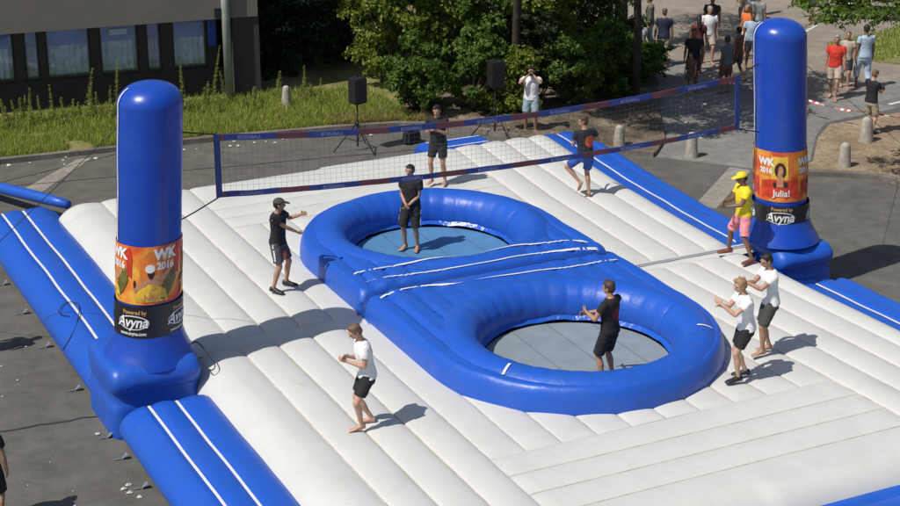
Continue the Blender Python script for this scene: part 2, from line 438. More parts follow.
def deck_half(sgn, root):
    mb = MB(); Y1 = 9.15 if sgn > 0 else -8.86
    def patch(xa, xb, ya, yb, along, bul, endcap, nu=13, edge=None, lift=0.0):
        """one tube : seams at xa/xb (along y) or ya/yb (along x)"""
        L = abs(yb - ya) if along == 'y' else abs(xb - xa)
        nv = max(8, int(L / .13))
        if edge: nu = 26
        def fn(i, j):
            u = -math.cos(pi * i / (nu - 1)) if not edge else None
            t = j / (nv - 1)
            t = t + .02 * math.sin(0)
            if edge:
                s = i / (nu - 1); s = 1 - (1 - s) ** 1.6
                u = -1 + 2 * s
            tt = t
            if along == 'y':
                x = xa + (xb - xa) * (u + 1) / 2; y = ya + (yb - ya) * (1 - math.cos(pi * tt)) / 2 * .35 + (yb - ya) * tt * .65
                d0 = abs(y - ya); d1 = abs(y - yb)
            else:
                y = ya + (yb - ya) * (u + 1) / 2; x = xa + (xb - xa) * tt
                d0 = abs(x - xa); d1 = abs(x - xb)
            if edge: pr = (1 - max(0, -u) ** 2.4) ** .6 if u < 0 else 1.0
            else: pr = (1 - abs(u) ** 2.0) ** .55
            e = 1
            if endcap[0]: e *= (.04 + .96 * smoothcap(d0 / .18))
            if endcap[1]: e *= (.04 + .96 * smoothcap(d1 / .18))
            wob = 1 + .12 * noise.noise((x * .8, y * .9, 3.1)) 
            z = HS + bul * pr * e * wob + lift
            if endcap[0] and along == 'y' and d0 < .12: z -= .03 * (1 - smoothcap(d0 / .12))
            # slight sideways wander of the seams
            sx = .015 * noise.noise((x * 1.3, y * .55, 9.0)) if along == 'y' else 0
            sy = .02 * noise.noise((x * .5, y * 2.0, 5.0)) if along == 'x' else 0
            z = edge_fn(x, y, 0, Y1, z, sgn)
            x, y = corner(x, y, Y1)
            return (warp(x + sx, y), y + sy, max(.02, z))
        f0 = len(mb.f)
        mb.grid(nu, nv, fn, keep=lambda c: not in_ring(c[0], c[1], sgn, .60))
        sm = set(range(b0 := len(mb.v) - nu * nv, b0 + nv)) | set(range(len(mb.v) - nv, len(mb.v)))
        if edge: sm = set()
        for q in range(f0, len(mb.f)):
            if any(i in sm for i in mb.f[q]): mb.m[q] = 1
    yn = .34 if sgn > 0 else -.10
    B = .064
    for sd in (-1, 1):
        for k in range(3):
            patch(sd * seam_o[k], sd * seam_o[k + 1], yn * 1.0, Y1, 'y', B, (1, 0))
        patch(sd * seam_o[3], XR if sd > 0 else -XE, yn, Y1, 'y', B, (1, 0), edge=True)
    # middle tubes between the ring and the crosswise tubes
    ycr = 5.74 * sgn
    n = 10
    for k in range(n):
        xa = -3.16 + 6.32 * k / n; xb = -3.16 + 6.32 * (k + 1) / n
        patch(xa, xb, yn, ycr, 'y', B * .6, (1, 1))
    # crosswise tubes
    ys = [5.74 + .618 * k for k in range(4)]
    for k in range(3):
        patch(-3.16, 3.16, ys[k] * sgn, ys[k + 1] * sgn, 'x', B * .62, (1, 1))
    patch(-3.16, 3.16, ys[3] * sgn, Y1, 'x', B * .62, (1, 1), edge=True)
    if sgn > 0:   # low cross tube along the net line that joins the halves
        def fn(i, j):
            u = -1 + 2 * i / 8; x = -6.2 + 12.3 * j / 90; y = .12 + .24 * u
            return (warp(x, y), y, HS - .03 + .045 * (1 - u * u) ** .5 + .008 * noise.noise((x * 3, y * 5, 0)))
        mb.grid(9, 91, fn)
    return mb.build('deck', None, root, True, [M['white'], M['seam']])

courtN = empty('inflatable_court', (0, -4.5, 0), 0, 'near half of white inflatable playing court with long air tubes, in front of the net', 'inflatable court', 'two halves of the inflatable court')
courtF = empty('inflatable_court', (0, 4.5, 0), 0, 'far half of white inflatable playing court, behind the net', 'inflatable court', 'two halves of the inflatable court')
def place(o, root):     # keep world-built geometry under an empty
    o.matrix_parent_inverse = Matrix.Translation(-Vector(root.location)); return o
place(deck_half(-1, courtN), courtN); place(deck_half(1, courtF), courtF)

# side aprons : profile across x (distance outwards from the deck), extruded along y
def apron_profile(zt, out_r=.36):
    P = [(5.95, zt - .16)]
    for a, b in ((6.12, 6.65), (6.65, 7.10)):
        for k in range(9):
            u = -1 + 2 * k / 8; P.append(((a + b) / 2 + u * (b - a) / 2, zt - .045 + .06 * (1 - u * u) ** .6))
    P.append((7.12, zt - .04))
    cx, cz = 7.12, zt - out_r
    for k in range(1, 20):
        a = pi / 2 - (pi / 2 + .95) * k / 19
        rx = .50; P.append((cx + rx * math.cos(a), cz + out_r * math.sin(a)))
    P.append((7.30, .0))
    return P
def apron(side, ya, yb, root, zt=.74, stripes=((6.65, 0, 0), (7.11, 0, 0)), dx=0.0, warped=False, name='side_apron'):
    P = apron_profile(zt); n = max(20, int(abs(yb - ya) / .16)); mb = MB()
    ym = (ya + yb) / 2; hl = abs(yb - ya) / 2
    def fn(i, j):
        t = j / (n - 1); y = ya + (yb - ya) * (t * .55 + .45 * (1 - math.cos(pi * t)) / 2)
        x, z = P[i]
        dn = hl - abs(y - ym); e = smoothcap(dn / .14)
        z2 = max(0, z) * (.0 + (.80 + .20 * e) if dn > .001 else .72)
        xx = x + (.03 * noise.noise((x * .7, y * .5, 2)) if z > .3 else 0) - (1 - e) * .05 * (x - 6.8)
        z2 += .014 * noise.noise((x * 2.1, y * 1.2, 4))
        xx += dx + (dpin(y) if warped else 0)
        return (side * xx, y, max(0, z2))
    mb.grid(len(P), n, fn)
    # end walls
    for j in (0, n - 1):
        ring = [fn(i, j) for i in range(len(P))]
        ring = ring + [(ring[0][0], ring[0][1], 0)]
        mb.add(ring, [tuple(range(len(ring)))])
    o = mb.build(name, M['blue'], root, True)
    place(o, root)
    for xs, ca, cb in stripes:
        s = MB(); m = n
        def sf(i, j):
            t = j / (m - 1); y0 = ya + (yb - ya) * (ca + (1 - ca - cb) * t)
            y0 = max(min(y0, max(ya, yb) - .10), min(ya, yb) + .10)
            w = .025; x = xs + (w if i else -w) + .03 * noise.noise((xs * .7, y0 * .5, 2))
            z = zt - .045 + .020 + .014 * noise.noise((xs * 2.1, y0 * 1.2, 4))
            return (side * (x + dx + (dpin(y0) if warped else 0)), y0, z)
        s.grid(2, m, sf)
        so = s.build('stripe', M['stripe'], o, True)
    return o
apron(-1, -1.22, -9.6, courtN)
apron(-1, .55, 9.35, courtF)
apron(1, -1.6, -9.6, courtN, zt=.70, dx=-.42, warped=True, stripes=((6.65, 0, 0),))
apron(1, .55, 9.35, courtF, zt=.70, dx=-.42, warped=True, stripes=((6.65, 0, 0),))
# end aprons across the ends
def end_apron(sgn, xa, xb, root, y0=8.75, zt=.66, stripes=True):
    mb = MB(); n = 60
    P = [(y0, zt - .12)] + [(y0 + .3 + .25 * u, zt - .03 + .05 * math.sqrt(max(0, 1 - u * u))) for u in np.linspace(-1, 1, 9)] + \
        [(y0 + .8 + .25 * u, zt - .03 + .05 * math.sqrt(max(0, 1 - u * u))) for u in np.linspace(-1, 1, 9)]
    for k in range(1, 14):
        a = pi / 2 - (pi / 2 + .8) * k / 13; P.append((y0 + 1.07 + .42 * math.cos(a), zt - .33 + .33 * math.sin(a)))
    def fn(i, j):
        t = j / (n - 1); x = xa + (xb - xa) * t
        y, z = P[i]; e = smoothcap(min(t, 1 - t) * abs(xb - xa) / .14)
        return (x, sgn * (y + .02 * noise.noise((x, y, 1))), max(0, z * (.8 + .2 * e)))
    mb.grid(len(P), n, fn)
    for j in (0, n - 1):
        ring = [fn(i, j) for i in range(len(P))]; ring.append((ring[0][0], ring[0][1], 0)); mb.add(ring, [tuple(range(len(ring)))])
    o = place(mb.build('end_apron', M['blue'], root, True), root)
    for ys in (y0 + .55, y0 + 1.05) if stripes else ():
        s = MB(); s.grid(2, 40, lambda i, j: (xa + .12 + (xb - xa - .24) * j / 39, sgn * (ys + (.025 if i else -.025)), zt + .012)); s.build('stripe', M['stripe'], o, True)
end_apron(-1, -6.1, 6.3, courtN, y0=8.38, zt=.60, stripes=False)
end_apron(1, 3.2, 4.9, courtF, y0=8.95, zt=.66)
# tie-down tabs along the left edge
for y in (6.9, 5.2, 3.4, 1.3, -.75, -1.6, -2.7, 8.6):
    mb = MB(); x = -7.60; cN = courtN if y < 0 else courtF
    mb.add([(x, y - .05, .10), (x, y + .05, .10), (x - .08, y + .045, .012), (x - .09, y - .02, .02), (x - .04, y, .06)], [(0, 3, 4), (3, 2, 4), (2, 1, 4), (1, 0, 4)])
    mb.tube([(x - .12, y, .02), (x - .22, y + .02, .012)], .012, 5)
    place(mb.build('tether_tab', M['tab'], cN), cN)

# ------------------------------------------------------------------ trampoline rings
def ring(sgn, bedmat, label, lab_bed):
    root = empty('trampoline', (0, 2.8 * sgn, 0), 0, label, 'trampoline', 'two inflatable trampolines at the net')
    CX, CY = .05, 2.86
    RT, RC, ZC = .42, 2.08, 1.005           # torus tube radius, crest radius, centre height
    J = .28 * sgn                        # the two rings meet a little beyond the net line
    def outer_d(x, y):        # inward distance to outer boundary, ignoring the net side
        R = 2.66
        return R - abs(x) if y < 2.7 else R - math.hypot(x, y - 2.7)
    def ray(th):
        dx, dy = math.cos(th), math.sin(th); lo, hi = 1.5, 6
        for _ in range(30):
            m_ = (lo + hi) / 2; x, y = CX + dx * m_, CY + dy * m_
            if outer_d(x, y) > 0 and y > J + .03: lo = m_
            else: hi = m_
        return lo
    mb = MB(); NT = 240
    NR = 40
    def top_h(x, y):
        d = max(0, outer_d(x, y)); dn = y - J - .03
        W = .42; k = int(d / W); u = (d - k * W) / W * 2 - 1
        if k == 0:
            z = 1.335 if u > -.2 else .88 + .455 * (1 - ((-u - .2) / .8) ** 2.2) ** .5
            if u > 0: z = 1.335 - .075 * u ** 6
        else:
            A = (0, .10, .08, .05)[k] if k < 4 else .0
            z = 1.385 - A * abs(u) ** 7 if k < 4 else 1.385
        if k < 4: z -= 0
        z -= .03 * math.exp(-((dn - .42) / .05) ** 2)
        if dn < .16: z = 1.12 + (z - 1.12) * smoothcap(dn / .16)
        return z + .018 * noise.noise((x * 2.2, y * 2.2, 7))
    def full_h(x, y):
        r = math.hypot(x - CX, y - CY); z = top_h(x, y)
        if RC - RT * .5 < r < RC + RT: z = max(z, ZC + RT * 1.02 * math.sqrt(max(0, 1 - ((r - RC) / RT) ** 2)))
        return z
    Rs = [ray(2 * pi * k / NT) for k in range(NT)]
    def fn(i, j):
        th = 2 * pi * j / NT; Ro = Rs[j % NT]
        s = i / (NR - 1); s = 1 - (1 - s) ** 1.5
        r = 2.12 + (Ro - 2.12) * s
        x, y = CX + r * math.cos(th), CY + r * math.sin(th)
        z = top_h(x, y)
        # drop under the torus
        return (x, sgn * y, z)
    mb.grid(NR, NT + 1, fn)
    # outer wall bulging down to the deck
    def fw(i, j):
        th = 2 * pi * j / NT; r = Rs[j % NT]; a = i / 8
        net = (CY + r * math.sin(th)) < J + .05
        rr = r + (.07 * math.sin(pi * min(1, a * 1.0)) if not net else 0)
        x, y = CX + rr * math.cos(th), CY + rr * math.sin(th)
        zt = fn(NR - 1, j)[2]
        return (x, sgn * max(J + .028, y), zt + (.62 - zt) * a)
    mb.grid(9, NT + 1, fw)
    shell = place(mb.build('ring_shell', M['blue'], root, True), root)
    # inner torus
    mb = MB(); NP = 30; NT2 = 288
    def ft(i, j):
        th = 2 * pi * j / NT2; a = rad(-35) + rad(265) * i / (NP - 1)     # outer side -> over the crest -> inner underside
        sc = abs(math.sin(th * 19)) ** .35
        f = (.955 + .045 * sc)
        
        rt = RT * (1 - (1 - f) * (1.0 if a > rad(75) else .25))
        r = RC + rt * math.cos(a) ; z = ZC + rt * math.sin(a) * 1.02
        r += .012 * noise.noise((th * 6, a * 1.2, 1)); z += .012 * noise.noise((math.cos(th) * 3, math.sin(th) * 3, 2))
        return (CX + r * math.cos(th), sgn * (CY + r * math.sin(th)), z)
    mb.grid(NP, NT2 + 1, ft)
    place(mb.build('inner_tube', M['blue'], root, True), root)
    # skirt, gap, bed
    mb = MB()
    def fs(i, j):
        th = 2 * pi * j / 96; t = i / 5; r = 1.90 - .27 * t
        z = .95 - .16 * t + .05 * math.sin(pi * t) + .035 * noise.noise((math.cos(th) * 6, math.sin(th) * 6, t * 2))
        return (CX + r * math.cos(th), sgn * (CY + r * math.sin(th)), z)
    mb.grid(6, 97, fs); place(mb.build('skirt', M['skirt'], root, True), root)
    mb = MB(); mb.grid(3, 97, lambda i, j: (CX + (1.74 - .07 * i) * math.cos(2 * pi * j / 96), sgn * (CY + (1.74 - .07 * i) * math.sin(2 * pi * j / 96)), .66))
    mb.grid(2, 97, lambda i, j: (CX + (1.90 - .16 * i) * math.cos(2 * pi * j / 96), sgn * (CY + (1.90 - .16 * i) * math.sin(2 * pi * j / 96)), .80 - .14 * i))
    place(mb.build('gap_shade', M['black'], root, True), root)  # black ring standing in for the shade in the gap under the skirt
    mb = MB(); mb.grid(12, 97, lambda i, j: (CX + 1.64 * i / 11 * math.cos(2 * pi * j / 96), sgn * (CY + 1.64 * i / 11 * math.sin(2 * pi * j / 96)), .735 - .03 * (1 - (i / 11) ** 2)))
    place(mb.build('bed', bedmat, root, True), root)
    # white lines across the net-side shoulder
    YS = ([(-2.42, 1.16), (-1.03, 1.02), (.15, .93), (1.74, .93), (2.62, .66)], [(-2.4, .70), (-.82, .47), (.7, .50), (2.6, .36)]) if sgn > 0 else \
         ([(-2.41, .10), (-1.76, .02), (-.93, .19), (.56, .32), (1.41, .44), (2.6, .39)],)
    for L in YS:
        s = MB(); n = 90
        def sf(i, j):
            x = L[0][0] + (L[-1][0] - L[0][0]) * j / (n - 1)
            y = sum(float(np.interp(x + q, [a for a, b in L], [b for a, b in L])) for q in (-.3, -.15, 0, .15, .3)) / 5 + (.022 if i else -.022)
            y = max(y, J + .05)
            return (x, sgn * y, sum(full_h(x + q, y) for q in (-.2, -.1, 0, .1, .2)) / 5 + .020)
        s.grid(2, n, sf); place(s.build('stripe', M['stripe'], root, True), root)
    # short radial stripes on the outer round
    for th in (rad(33), rad(147)) if sgn < 0 else ():
        s = MB()
        def sf(i, j):
            t = j / 19; r = 2.16 + .26 * t; w = .022 if i else -.022
            x = r * math.cos(th) - w * math.sin(th); y = 2.7 + r * math.sin(th) + w * math.cos(th)
            return (x, sgn * y, full_h(x, y) + .02)
        s.grid(2, 20, sf); place(s.build('stripe', M['stripe'], root, True), root)
    return root
ring(-1, M['bed_grey'], 'blue inflatable trampoline ring with grey jumping bed, nearest the camera', 'grey')
ring(1, M['bed_blue'], 'blue inflatable trampoline ring with light blue jumping bed, farther one behind net line', 'blue')

# ------------------------------------------------------------------ text helper
def text_mesh(s, size, bold=.012, extr=0.0, shear=0.0):
    cu = bpy.data.curves.new('t', 'FONT'); cu.body = s; cu.size = size; cu.align_x = 'CENTER'; cu.align_y = 'CENTER'
    cu.offset = bold * size; cu.resolution_u = 4; cu.shear = shear
    o = bpy.data.objects.new('t', cu); C.objects.link(o)
    dg = bpy.context.evaluated_depsgraph_get(); me = bpy.data.meshes.new_from_object(o.evaluated_get(dg))
    bm = bmesh.new(); bm.from_mesh(me)
    bmesh.ops.triangulate(bm, faces=bm.faces)
    V = [v.co.copy() for v in bm.verts]; F = [[v.index for v in f.verts] for f in bm.faces]
    bm.free(); bpy.data.objects.remove(o); bpy.data.curves.remove(cu); bpy.data.meshes.remove(me)
    return V, F
def poly_mesh(pts, cuts=2):
    bm = bmesh.new(); bm.faces.new([bm.verts.new((x, y, 0)) for x, y in pts])
    bmesh.ops.triangulate(bm, faces=bm.faces)
    bmesh.ops.subdivide_edges(bm, edges=bm.edges, cuts=cuts)
    bmesh.ops.triangulate(bm, faces=bm.faces)
    bm.verts.index_update()
    V = [v.co.copy() for v in bm.verts]; F = [[v.index for v in f.verts] for f in bm.faces]; bm.free(); return V, F
def ell(cx, cy, a, b, n=20, a0=0, a1=2 * pi):
    return [(cx + a * math.cos(a0 + (a1 - a0) * k / n), cy + b * math.sin(a0 + (a1 - a0) * k / n)) for k in range(n if a1 - a0 > 6.2 else n + 1)]

# ------------------------------------------------------------------ pillars
V3_ = lambda a, b, c: Vector((a, b, c))
def superblock(mb, x0, x1, y0, y1, prof, n=64, p=5.0, creases=None):
    cx, cy, hx, hy = (x0 + x1) / 2, (y0 + y1) / 2, (x1 - x0) / 2, (y1 - y0) / 2
    b = len(mb.v)
    for s, z in prof:
        for k in range(n):
            a = 2 * pi * (k + .5) / n; c, sn = math.cos(a), math.sin(a)
            q = (abs(c) ** p + abs(sn) ** p) ** (-1 / p)
            fx = hx - .30 * (1 - s); 
            x = cx + c * q * (hx * s); y = cy + sn * q * (hy * s)
            mb.v.append((x + .015 * noise.noise((x * 2, y * 2, z * 2)), y + .015 * noise.noise((x * 2, y * 2, z * 2 + 9)), z + .012 * noise.noise((x * 1.5, y * 1.5, z))))
    for i in range(len(prof) - 1):
        for k in range(n):
            k2 = (k + 1) % n
            mb.f.append((b + i * n + k, b + i * n + k2, b + (i + 1) * n + k2, b + (i + 1) * n + k)); mb.m.append(0)
    mb.f.append(tuple(b + (len(prof) - 1) * n + k for k in range(n))); mb.m.append(0)

def pillar(px, py, lean, ztop, r, bx0, bx1, label, side, prints):
    root = empty('inflatable_pillar', (px, py, 0), 0, label, 'pillar', 'two blue pillars holding the net')
    def off(z):
        t = max(0, z - 1.2) / (ztop - 1.2)
        return (lean * t, 0.0)
    # column
    mb = MB(); prof = []
    for z, rr in [(1.12, .80), (1.2, .76), (1.3, .70), (1.45, .625), (1.6, .575), (1.78, .545)]: prof.append((rr * r / .53, z))
    z = 1.9
    while z < ztop - .38: prof.append((r * (1 + .006 * math.sin(z * 3.1) + .003 * math.sin(z * 11)), z)); z += .09
    for k in range(0, 13):
        a = pi / 2 * k / 12; prof.append((r - .40 + .40 * math.cos(a), ztop - .36 + .33 * math.sin(a)))
    for k in range(1, 6): prof.append(((r - .40) * (1 - k / 5.5), ztop - .03 + .02 * (1 - (1 - k / 5) ** 2)))
    mb.lathe(prof, 72, 0, (px, py, 0), off)
    # small crossways wrinkles
    for i, v in enumerate(mb.v):
        nz = noise.noise((v[0] * 1.2, v[1] * 1.2, v[2] * 7)); k = 1 + .006 * nz
        ox = off(v[2])[0]; mb.v[i] = (px + ox + (v[0] - px - ox) * k, py + (v[1] - py) * k, v[2])
    place(mb.build('column', M['blue_col'], root, True), root)
    # base block: lower box with bulging upper roll
    mb = MB()
    prof = [(.93, 0), (.965, .08), (.975, .3), (.97, .5), (.945, .60), (.895, .67), (.90, .72), (.965, .80), (1.0, .92), (1.01, 1.02), (.995, 1.13), (.95, 1.22), (.87, 1.28), (.76, 1.27), (.68, 1.20), (.5, 1.15), (.2, 1.12)]
    prof = [(.985, 0), (.99, .1), (.99, .5), (.965, .60), (.93, .66), (.945, .74), (.965, .9), (.965, 1.05), (.95, 1.15), (.91, 1.21), (.84, 1.235), (.6, 1.22), (.3, 1.2)]
    superblock(mb, bx0 + .03, bx1, -.96, .72, prof, p=9.0)
    L = [(bx0 + .06, .10), (bx0 + .08, .18), (bx0 + .13, .23), (bx0 + .2, .255)] + [(bx0 + .3 + (bx1 - bx0 - .6) * k / 8, .262 + .005 * math.sin(k * 2)) for k in range(1, 8)] + [(bx1 - .2, .255), (bx1 - .11, .23), (bx1 - .06, .18), (bx1 - .03, .10)]
    mb.tube([(a, -.74, .985) for a, r_ in L], [r_ for a, r_ in L], 28)
    if side == 'R':
        mb.v = [(a, b_, c * .86) for a, b_, c in mb.v]
    place(mb.build('base_block', M['blue'], root, True), root)
    # banners (full wraps)
    def wrap(name, za, zb, rr, m):
        s = MB(); nu, nv = 73, 8
        s.grid(nu, nv, lambda i, j: (px + off(za + (zb - za) * j / 7)[0] + rr(i / 72) * math.cos(2 * pi * i / 72), py + rr(i / 72) * math.sin(2 * pi * i / 72), za + (zb - za) * j / 7))
        return place(s.build(name, m, root, True), root)
    z_o1, z_o0, z_b1, z_b0 = prints['z']
    R1 = lambda t: r * 1.022 + .004 * math.sin(t * 40); ban = wrap('picture_banner', z_o0, z_o1, R1, M['banner'])
    ban2 = wrap('sponsor_banner', z_b0, z_b1, lambda t: r * 1.03 + max(0, (1.80 - z_b0)) * .10, M['banner_black'])
    RO = r * 1.022 + .004; RB = r * 1.03 + max(0, (1.80 - z_b0)) * .10
    def stamp(VF, ang, z, m, rr, name, par, eps):
        V, F = VF; W = []
        for v in V:
            a = ang + v.x / rr; zz = z + v.y
            W.append((px + off(zz)[0] + (rr + eps) * math.cos(a), py + (rr + eps) * math.sin(a), zz))
        o = mesh_obj(name, W, F, m, par, False)
        return o
    zc = (z_o0 + z_o1) / 2; H = z_o1 - z_o0
    camA = math.atan2(-26.27 - py, -14 - px)
    for rep in range(4):
        a0 = camA + prints['rot'] + rep * pi / 2
        def S(VF, dx, dz, m, eps=.004, nm='print'):
            kx = .66 if nm == 'print' else .80
            stamp(([V3_(v.x * kx, v.y * (.98 if nm == 'print' else .86), 0) for v in VF[0]], VF[1]), a0 + dx * .66 / RO, zc + dz * .98, m, RO, nm, ban, eps)
        if side == 'L':
            S(text_mesh('WK', .28, .055), .33, .36, M['txt_white'], .008, 'lettering'); S(text_mesh('2016', .19, .05), .33, .16, M['txt_white'], .008, 'lettering')
            S(poly_mesh(ell(-.02, -.02, .30, .34)), 0, .10, M['pr_orange'], .003)
            S(poly_mesh([(.62, .0), (.56, .40), (.70, .50), (.78, .30), (.76, -.05)]), 0, .0, M['pr_red'], .004)
            S(poly_mesh([(.10, -.38), (.38, -.02), (.62, .12), (.66, -.1), (.5, -.3), (.3, -.45)]), 0, 0, M['pr_green'], .005)
            S(poly_mesh([(-.50, -.20), (-.46, -.30), (-.10, -.14), (.10, -.18), (.28, -.12), (.46, .04), (.50, .14), (.40, .12), (.22, .0), (.02, .02), (-.12, -.02), (-.3, -.12)]), 0, 0, M['pr_skin'], .006)
            S(poly_mesh([(-.42, -.46), (-.36, -.26), (-.1, -.14), (.12, -.16), (.32, -.26), (.40, -.46)]), 0, 0, M['pr_yellow'], .0075)
            S(poly_mesh(ell(-.04, .06, .085, .11)), 0, 0, M['pr_dark'], .009)
            S(poly_mesh(ell(-.06, .13, .12, .075)), 0, 0, M['txt_white'], .0105)
            S(poly_mesh(ell(-.45, -.14, .03, .07)), 0, 0, M['pr_dark'], .0115)
            S(text_mesh('Julia!', .17, .01), -.02, -.37, M['pr_skin'], .010, 'lettering')
        else:
            S(poly_mesh([(-.60, .02), (-.60, .40), (-.24, .40), (-.24, .02)]), 0, .0, M['pr_orange'], .003)
            S(text_mesh('WK', .24, .055), -.42, .30, M['txt_white'], .007, 'lettering'); S(text_mesh('2016', .17, .05), -.42, .12, M['txt_white'], .007, 'lettering')
            S(poly_mesh([(-.25, -.05), (-.25, .43), (.25, .43), (.25, -.05)]), 0, 0, M['pr_yellow'], .004)
            S(poly_mesh(ell(.02, .14, .17, .17)), 0, 0, M['pr_dark'], .0055)
            S(poly_mesh([(-.58, -.45), (-.58, -.10), (-.2, -.05), (.2, -.08), (.56, -.04), (.56, -.45)]), 0, 0, M['pr_red'], .0065)
            S(poly_mesh([(-.10, -.2), (-.06, .08), (0, .12), (.07, .10), (.12, -.2)]), 0, 0, M['pr_skin'], .008)
            S(poly_mesh(ell(.03, .14, .075, .10)), 0, 0, M['pr_skin'], .009)
            S(poly_mesh(ell(-.15, -.16, .06, .06)), 0, 0, M['pr_dark'], .0095); S(poly_mesh(ell(.17, -.15, .07, .06)), 0, 0, M['pr_dark'], .0095)
            S(text_mesh('Julia!', .22, .02), .05, -.34, M['txt_white'], .0105, 'lettering')
        zb = (z_b0 + z_b1) / 2
        bs = .78
        def T(VF, dx, dz, m, eps=.006, nm='lettering'): stamp(([V3_(v.x * .86, v.y, 0) for v in VF[0]], VF[1]), a0 + prints['brot'] + dx * .86 / RB, zb + dz, m, RB, nm, ban2, eps)
        T(text_mesh('Powered by', .10, .015), .05, .20, M['txt_gold'])
        T(poly_mesh(ell(.02, 0, .33, .125, 28)), 0, .02, M['txt_white'], .004, 'logo_oval')
        T(poly_mesh(ell(.02, 0, .315, .108, 28)), 0, .02, M['banner_black'], .006, 'logo_oval')
        T(text_mesh('Avyna', .26, .022, shear=.25), 0, .025, M['txt_white'], .009)
        T(text_mesh('www.avyna.com', .085, .02), .02, -.17, M['txt_white'])
    # white zip seam running up the side
    s = MB(); a0 = camA + prints['zip']
    zs = list(np.linspace(z_o1 + .02, ztop - .08, 60))
    def sf(i, j):
        z = zs[j]; a = a0 + (.02 if i else -.02) / r + .02 * math.sin(z * 5)
        rr = r + .012
        if z > ztop - .36: rr = r - .40 + .40 * math.sqrt(max(0, 1 - ((z - ztop + .36) / .335) ** 2)) + .014
        return (px + off(z)[0] + rr * math.cos(a), py + rr * math.sin(a), z + (.01 if z > ztop - .3 else 0))
    s.grid(2, 60, sf); place(s.build('zip_seam', M['stripe'], root, True), root)
    return root, off
pL, offL = pillar(-6.74, -.2, .32, 5.83, .53, -7.66, -6.02, 'left blue inflatable pillar with orange banner, in front of grassy verge', 'L', dict(z=(3.22, 2.22, 2.20, 1.58), rot=.08, brot=-.62, zip=-1.25))
pR, offR = pillar(6.30, -.2, -.38, 5.60, .51, 5.72, 7.14, 'right blue inflatable pillar with picture banner, beside person in yellow', 'R', dict(z=(3.05, 2.02, 1.93, 1.42), rot=.0, brot=.0, zip=-1.2))
for e in pL.children_recursive + pR.children_recursive:
    pass

# ------------------------------------------------------------------ net
net = empty('volleyball_net', (0, -.2, 3.5), 0, 'long volleyball net with blue and red printed bands hung between the pillars', 'net')
TL, TR = (-5.36, 4.80), (5.02, 4.58); BL, BR = (-5.36, 3.70), (5.08, 3.50)
YN = -.2
def top(t): return (TL[0] + (TR[0] - TL[0]) * t, TL[1] + (TR[1] - TL[1]) * t - .26 * 4 * t * (1 - t))
def bot(t): return (BL[0] + (BR[0] - BL[0]) * t, BL[1] + (BR[1] - BL[1]) * t - .17 * 4 * t * (1 - t))
def band(fn, w, up, nm):
    mb = MB(); n = 168
    for i in range(n):
        t0, t1 = i / n, (i + 1) / n
        (x0, z0), (x1, z1) = fn(t0), fn(t1)
        ph = (t0 * 7.0 + .30) % 1
        m = 1 if ph < .36 else 0
        q0, q1 = (.010 * noise.noise((t * 26, up, 0)) for t in (t0, t1)); z0 += q0; z1 += q1
        a = [(x0, YN - .012 - q0, z0), (x1, YN - .012 - q1, z1), (x1, YN - .012 + q1, z1 + w * up), (x0, YN - .012 + q0, z0 + w * up)]
        b = [(x, y + .024, z) for x, y, z in a]
        mb.add(a + b, [(0, 1, 2, 3), (7, 6, 5, 4), (3, 2, 6, 7), (4, 5, 1, 0)], m)
    o = place(mb.build(nm, None, net, False, [M['net_blue'], M['net_red']]), net)
    for k in range(-1, 8):
        tc = (k + .68 - .30) / 7.0
        if not .03 < tc < .97: continue
        V, F = text_mesh('BOSSABALL', .085, .02); W = []
        for v in V:
            t = tc + v.x * .95 / 10.4; x, z = fn(t); W.append((x, YN - .024, z + w * up / 2 + v.y))
        mesh_obj('lettering', W, F, M['net_text'], o, False)
band(top, .105, -1, 'top_band'); band(bot, .095, 1, 'bottom_band')
for (xt, zt), (xb, zb) in (((TL[0], TL[1]), (BL[0], BL[1])), ((TR[0], TR[1]), (BR[0], BR[1]))):
    s = MB(); s.add([(xb - .05, YN - .016, zb), (xb + .05, YN - .016, zb), (xt + .05, YN - .016, zt), (xt - .05, YN - .016, zt), (xb - .05, YN + .016, zb), (xb + .05, YN + .016, zb), (xt + .05, YN + .016, zt), (xt - .05, YN + .016, zt)],
                    [(0, 1, 2, 3), (7, 6, 5, 4), (0, 3, 7, 4), (1, 5, 6, 2), (3, 2, 6, 7), (0, 4, 5, 1)])
    place(s.build('side_band', M['net_blue'], net), net)
mb = MB(); NX = 104; th = .0018
for i in range(1, NX):
    t = i / NX; x, z1 = top(t); xb, z0 = bot(t)
    mb.add([(xb - th, YN, z0 + .10), (xb + th, YN, z0 + .10), (x + th, YN, z1 - .11), (x - th, YN, z1 - .11)], [(0, 1, 2, 3)])
    mb.add([(xb, YN - th, z0 + .10), (xb, YN + th, z0 + .10), (x, YN + th, z1 - .11), (x, YN - th, z1 - .11)], [(0, 1, 2, 3)])
for k in range(1, 9):
    q = k / 9; P = []
    for i in range(53):
        t = i / 52; x, z1 = top(t); xb, z0 = bot(t); P.append((xb + (x - xb) * q, YN, z0 + .10 + (z1 - .11 - z0 - .13) * q))
    mb.tube(P, th, 4, cap=False)
place(mb.build('netting', M['string'], net), net)
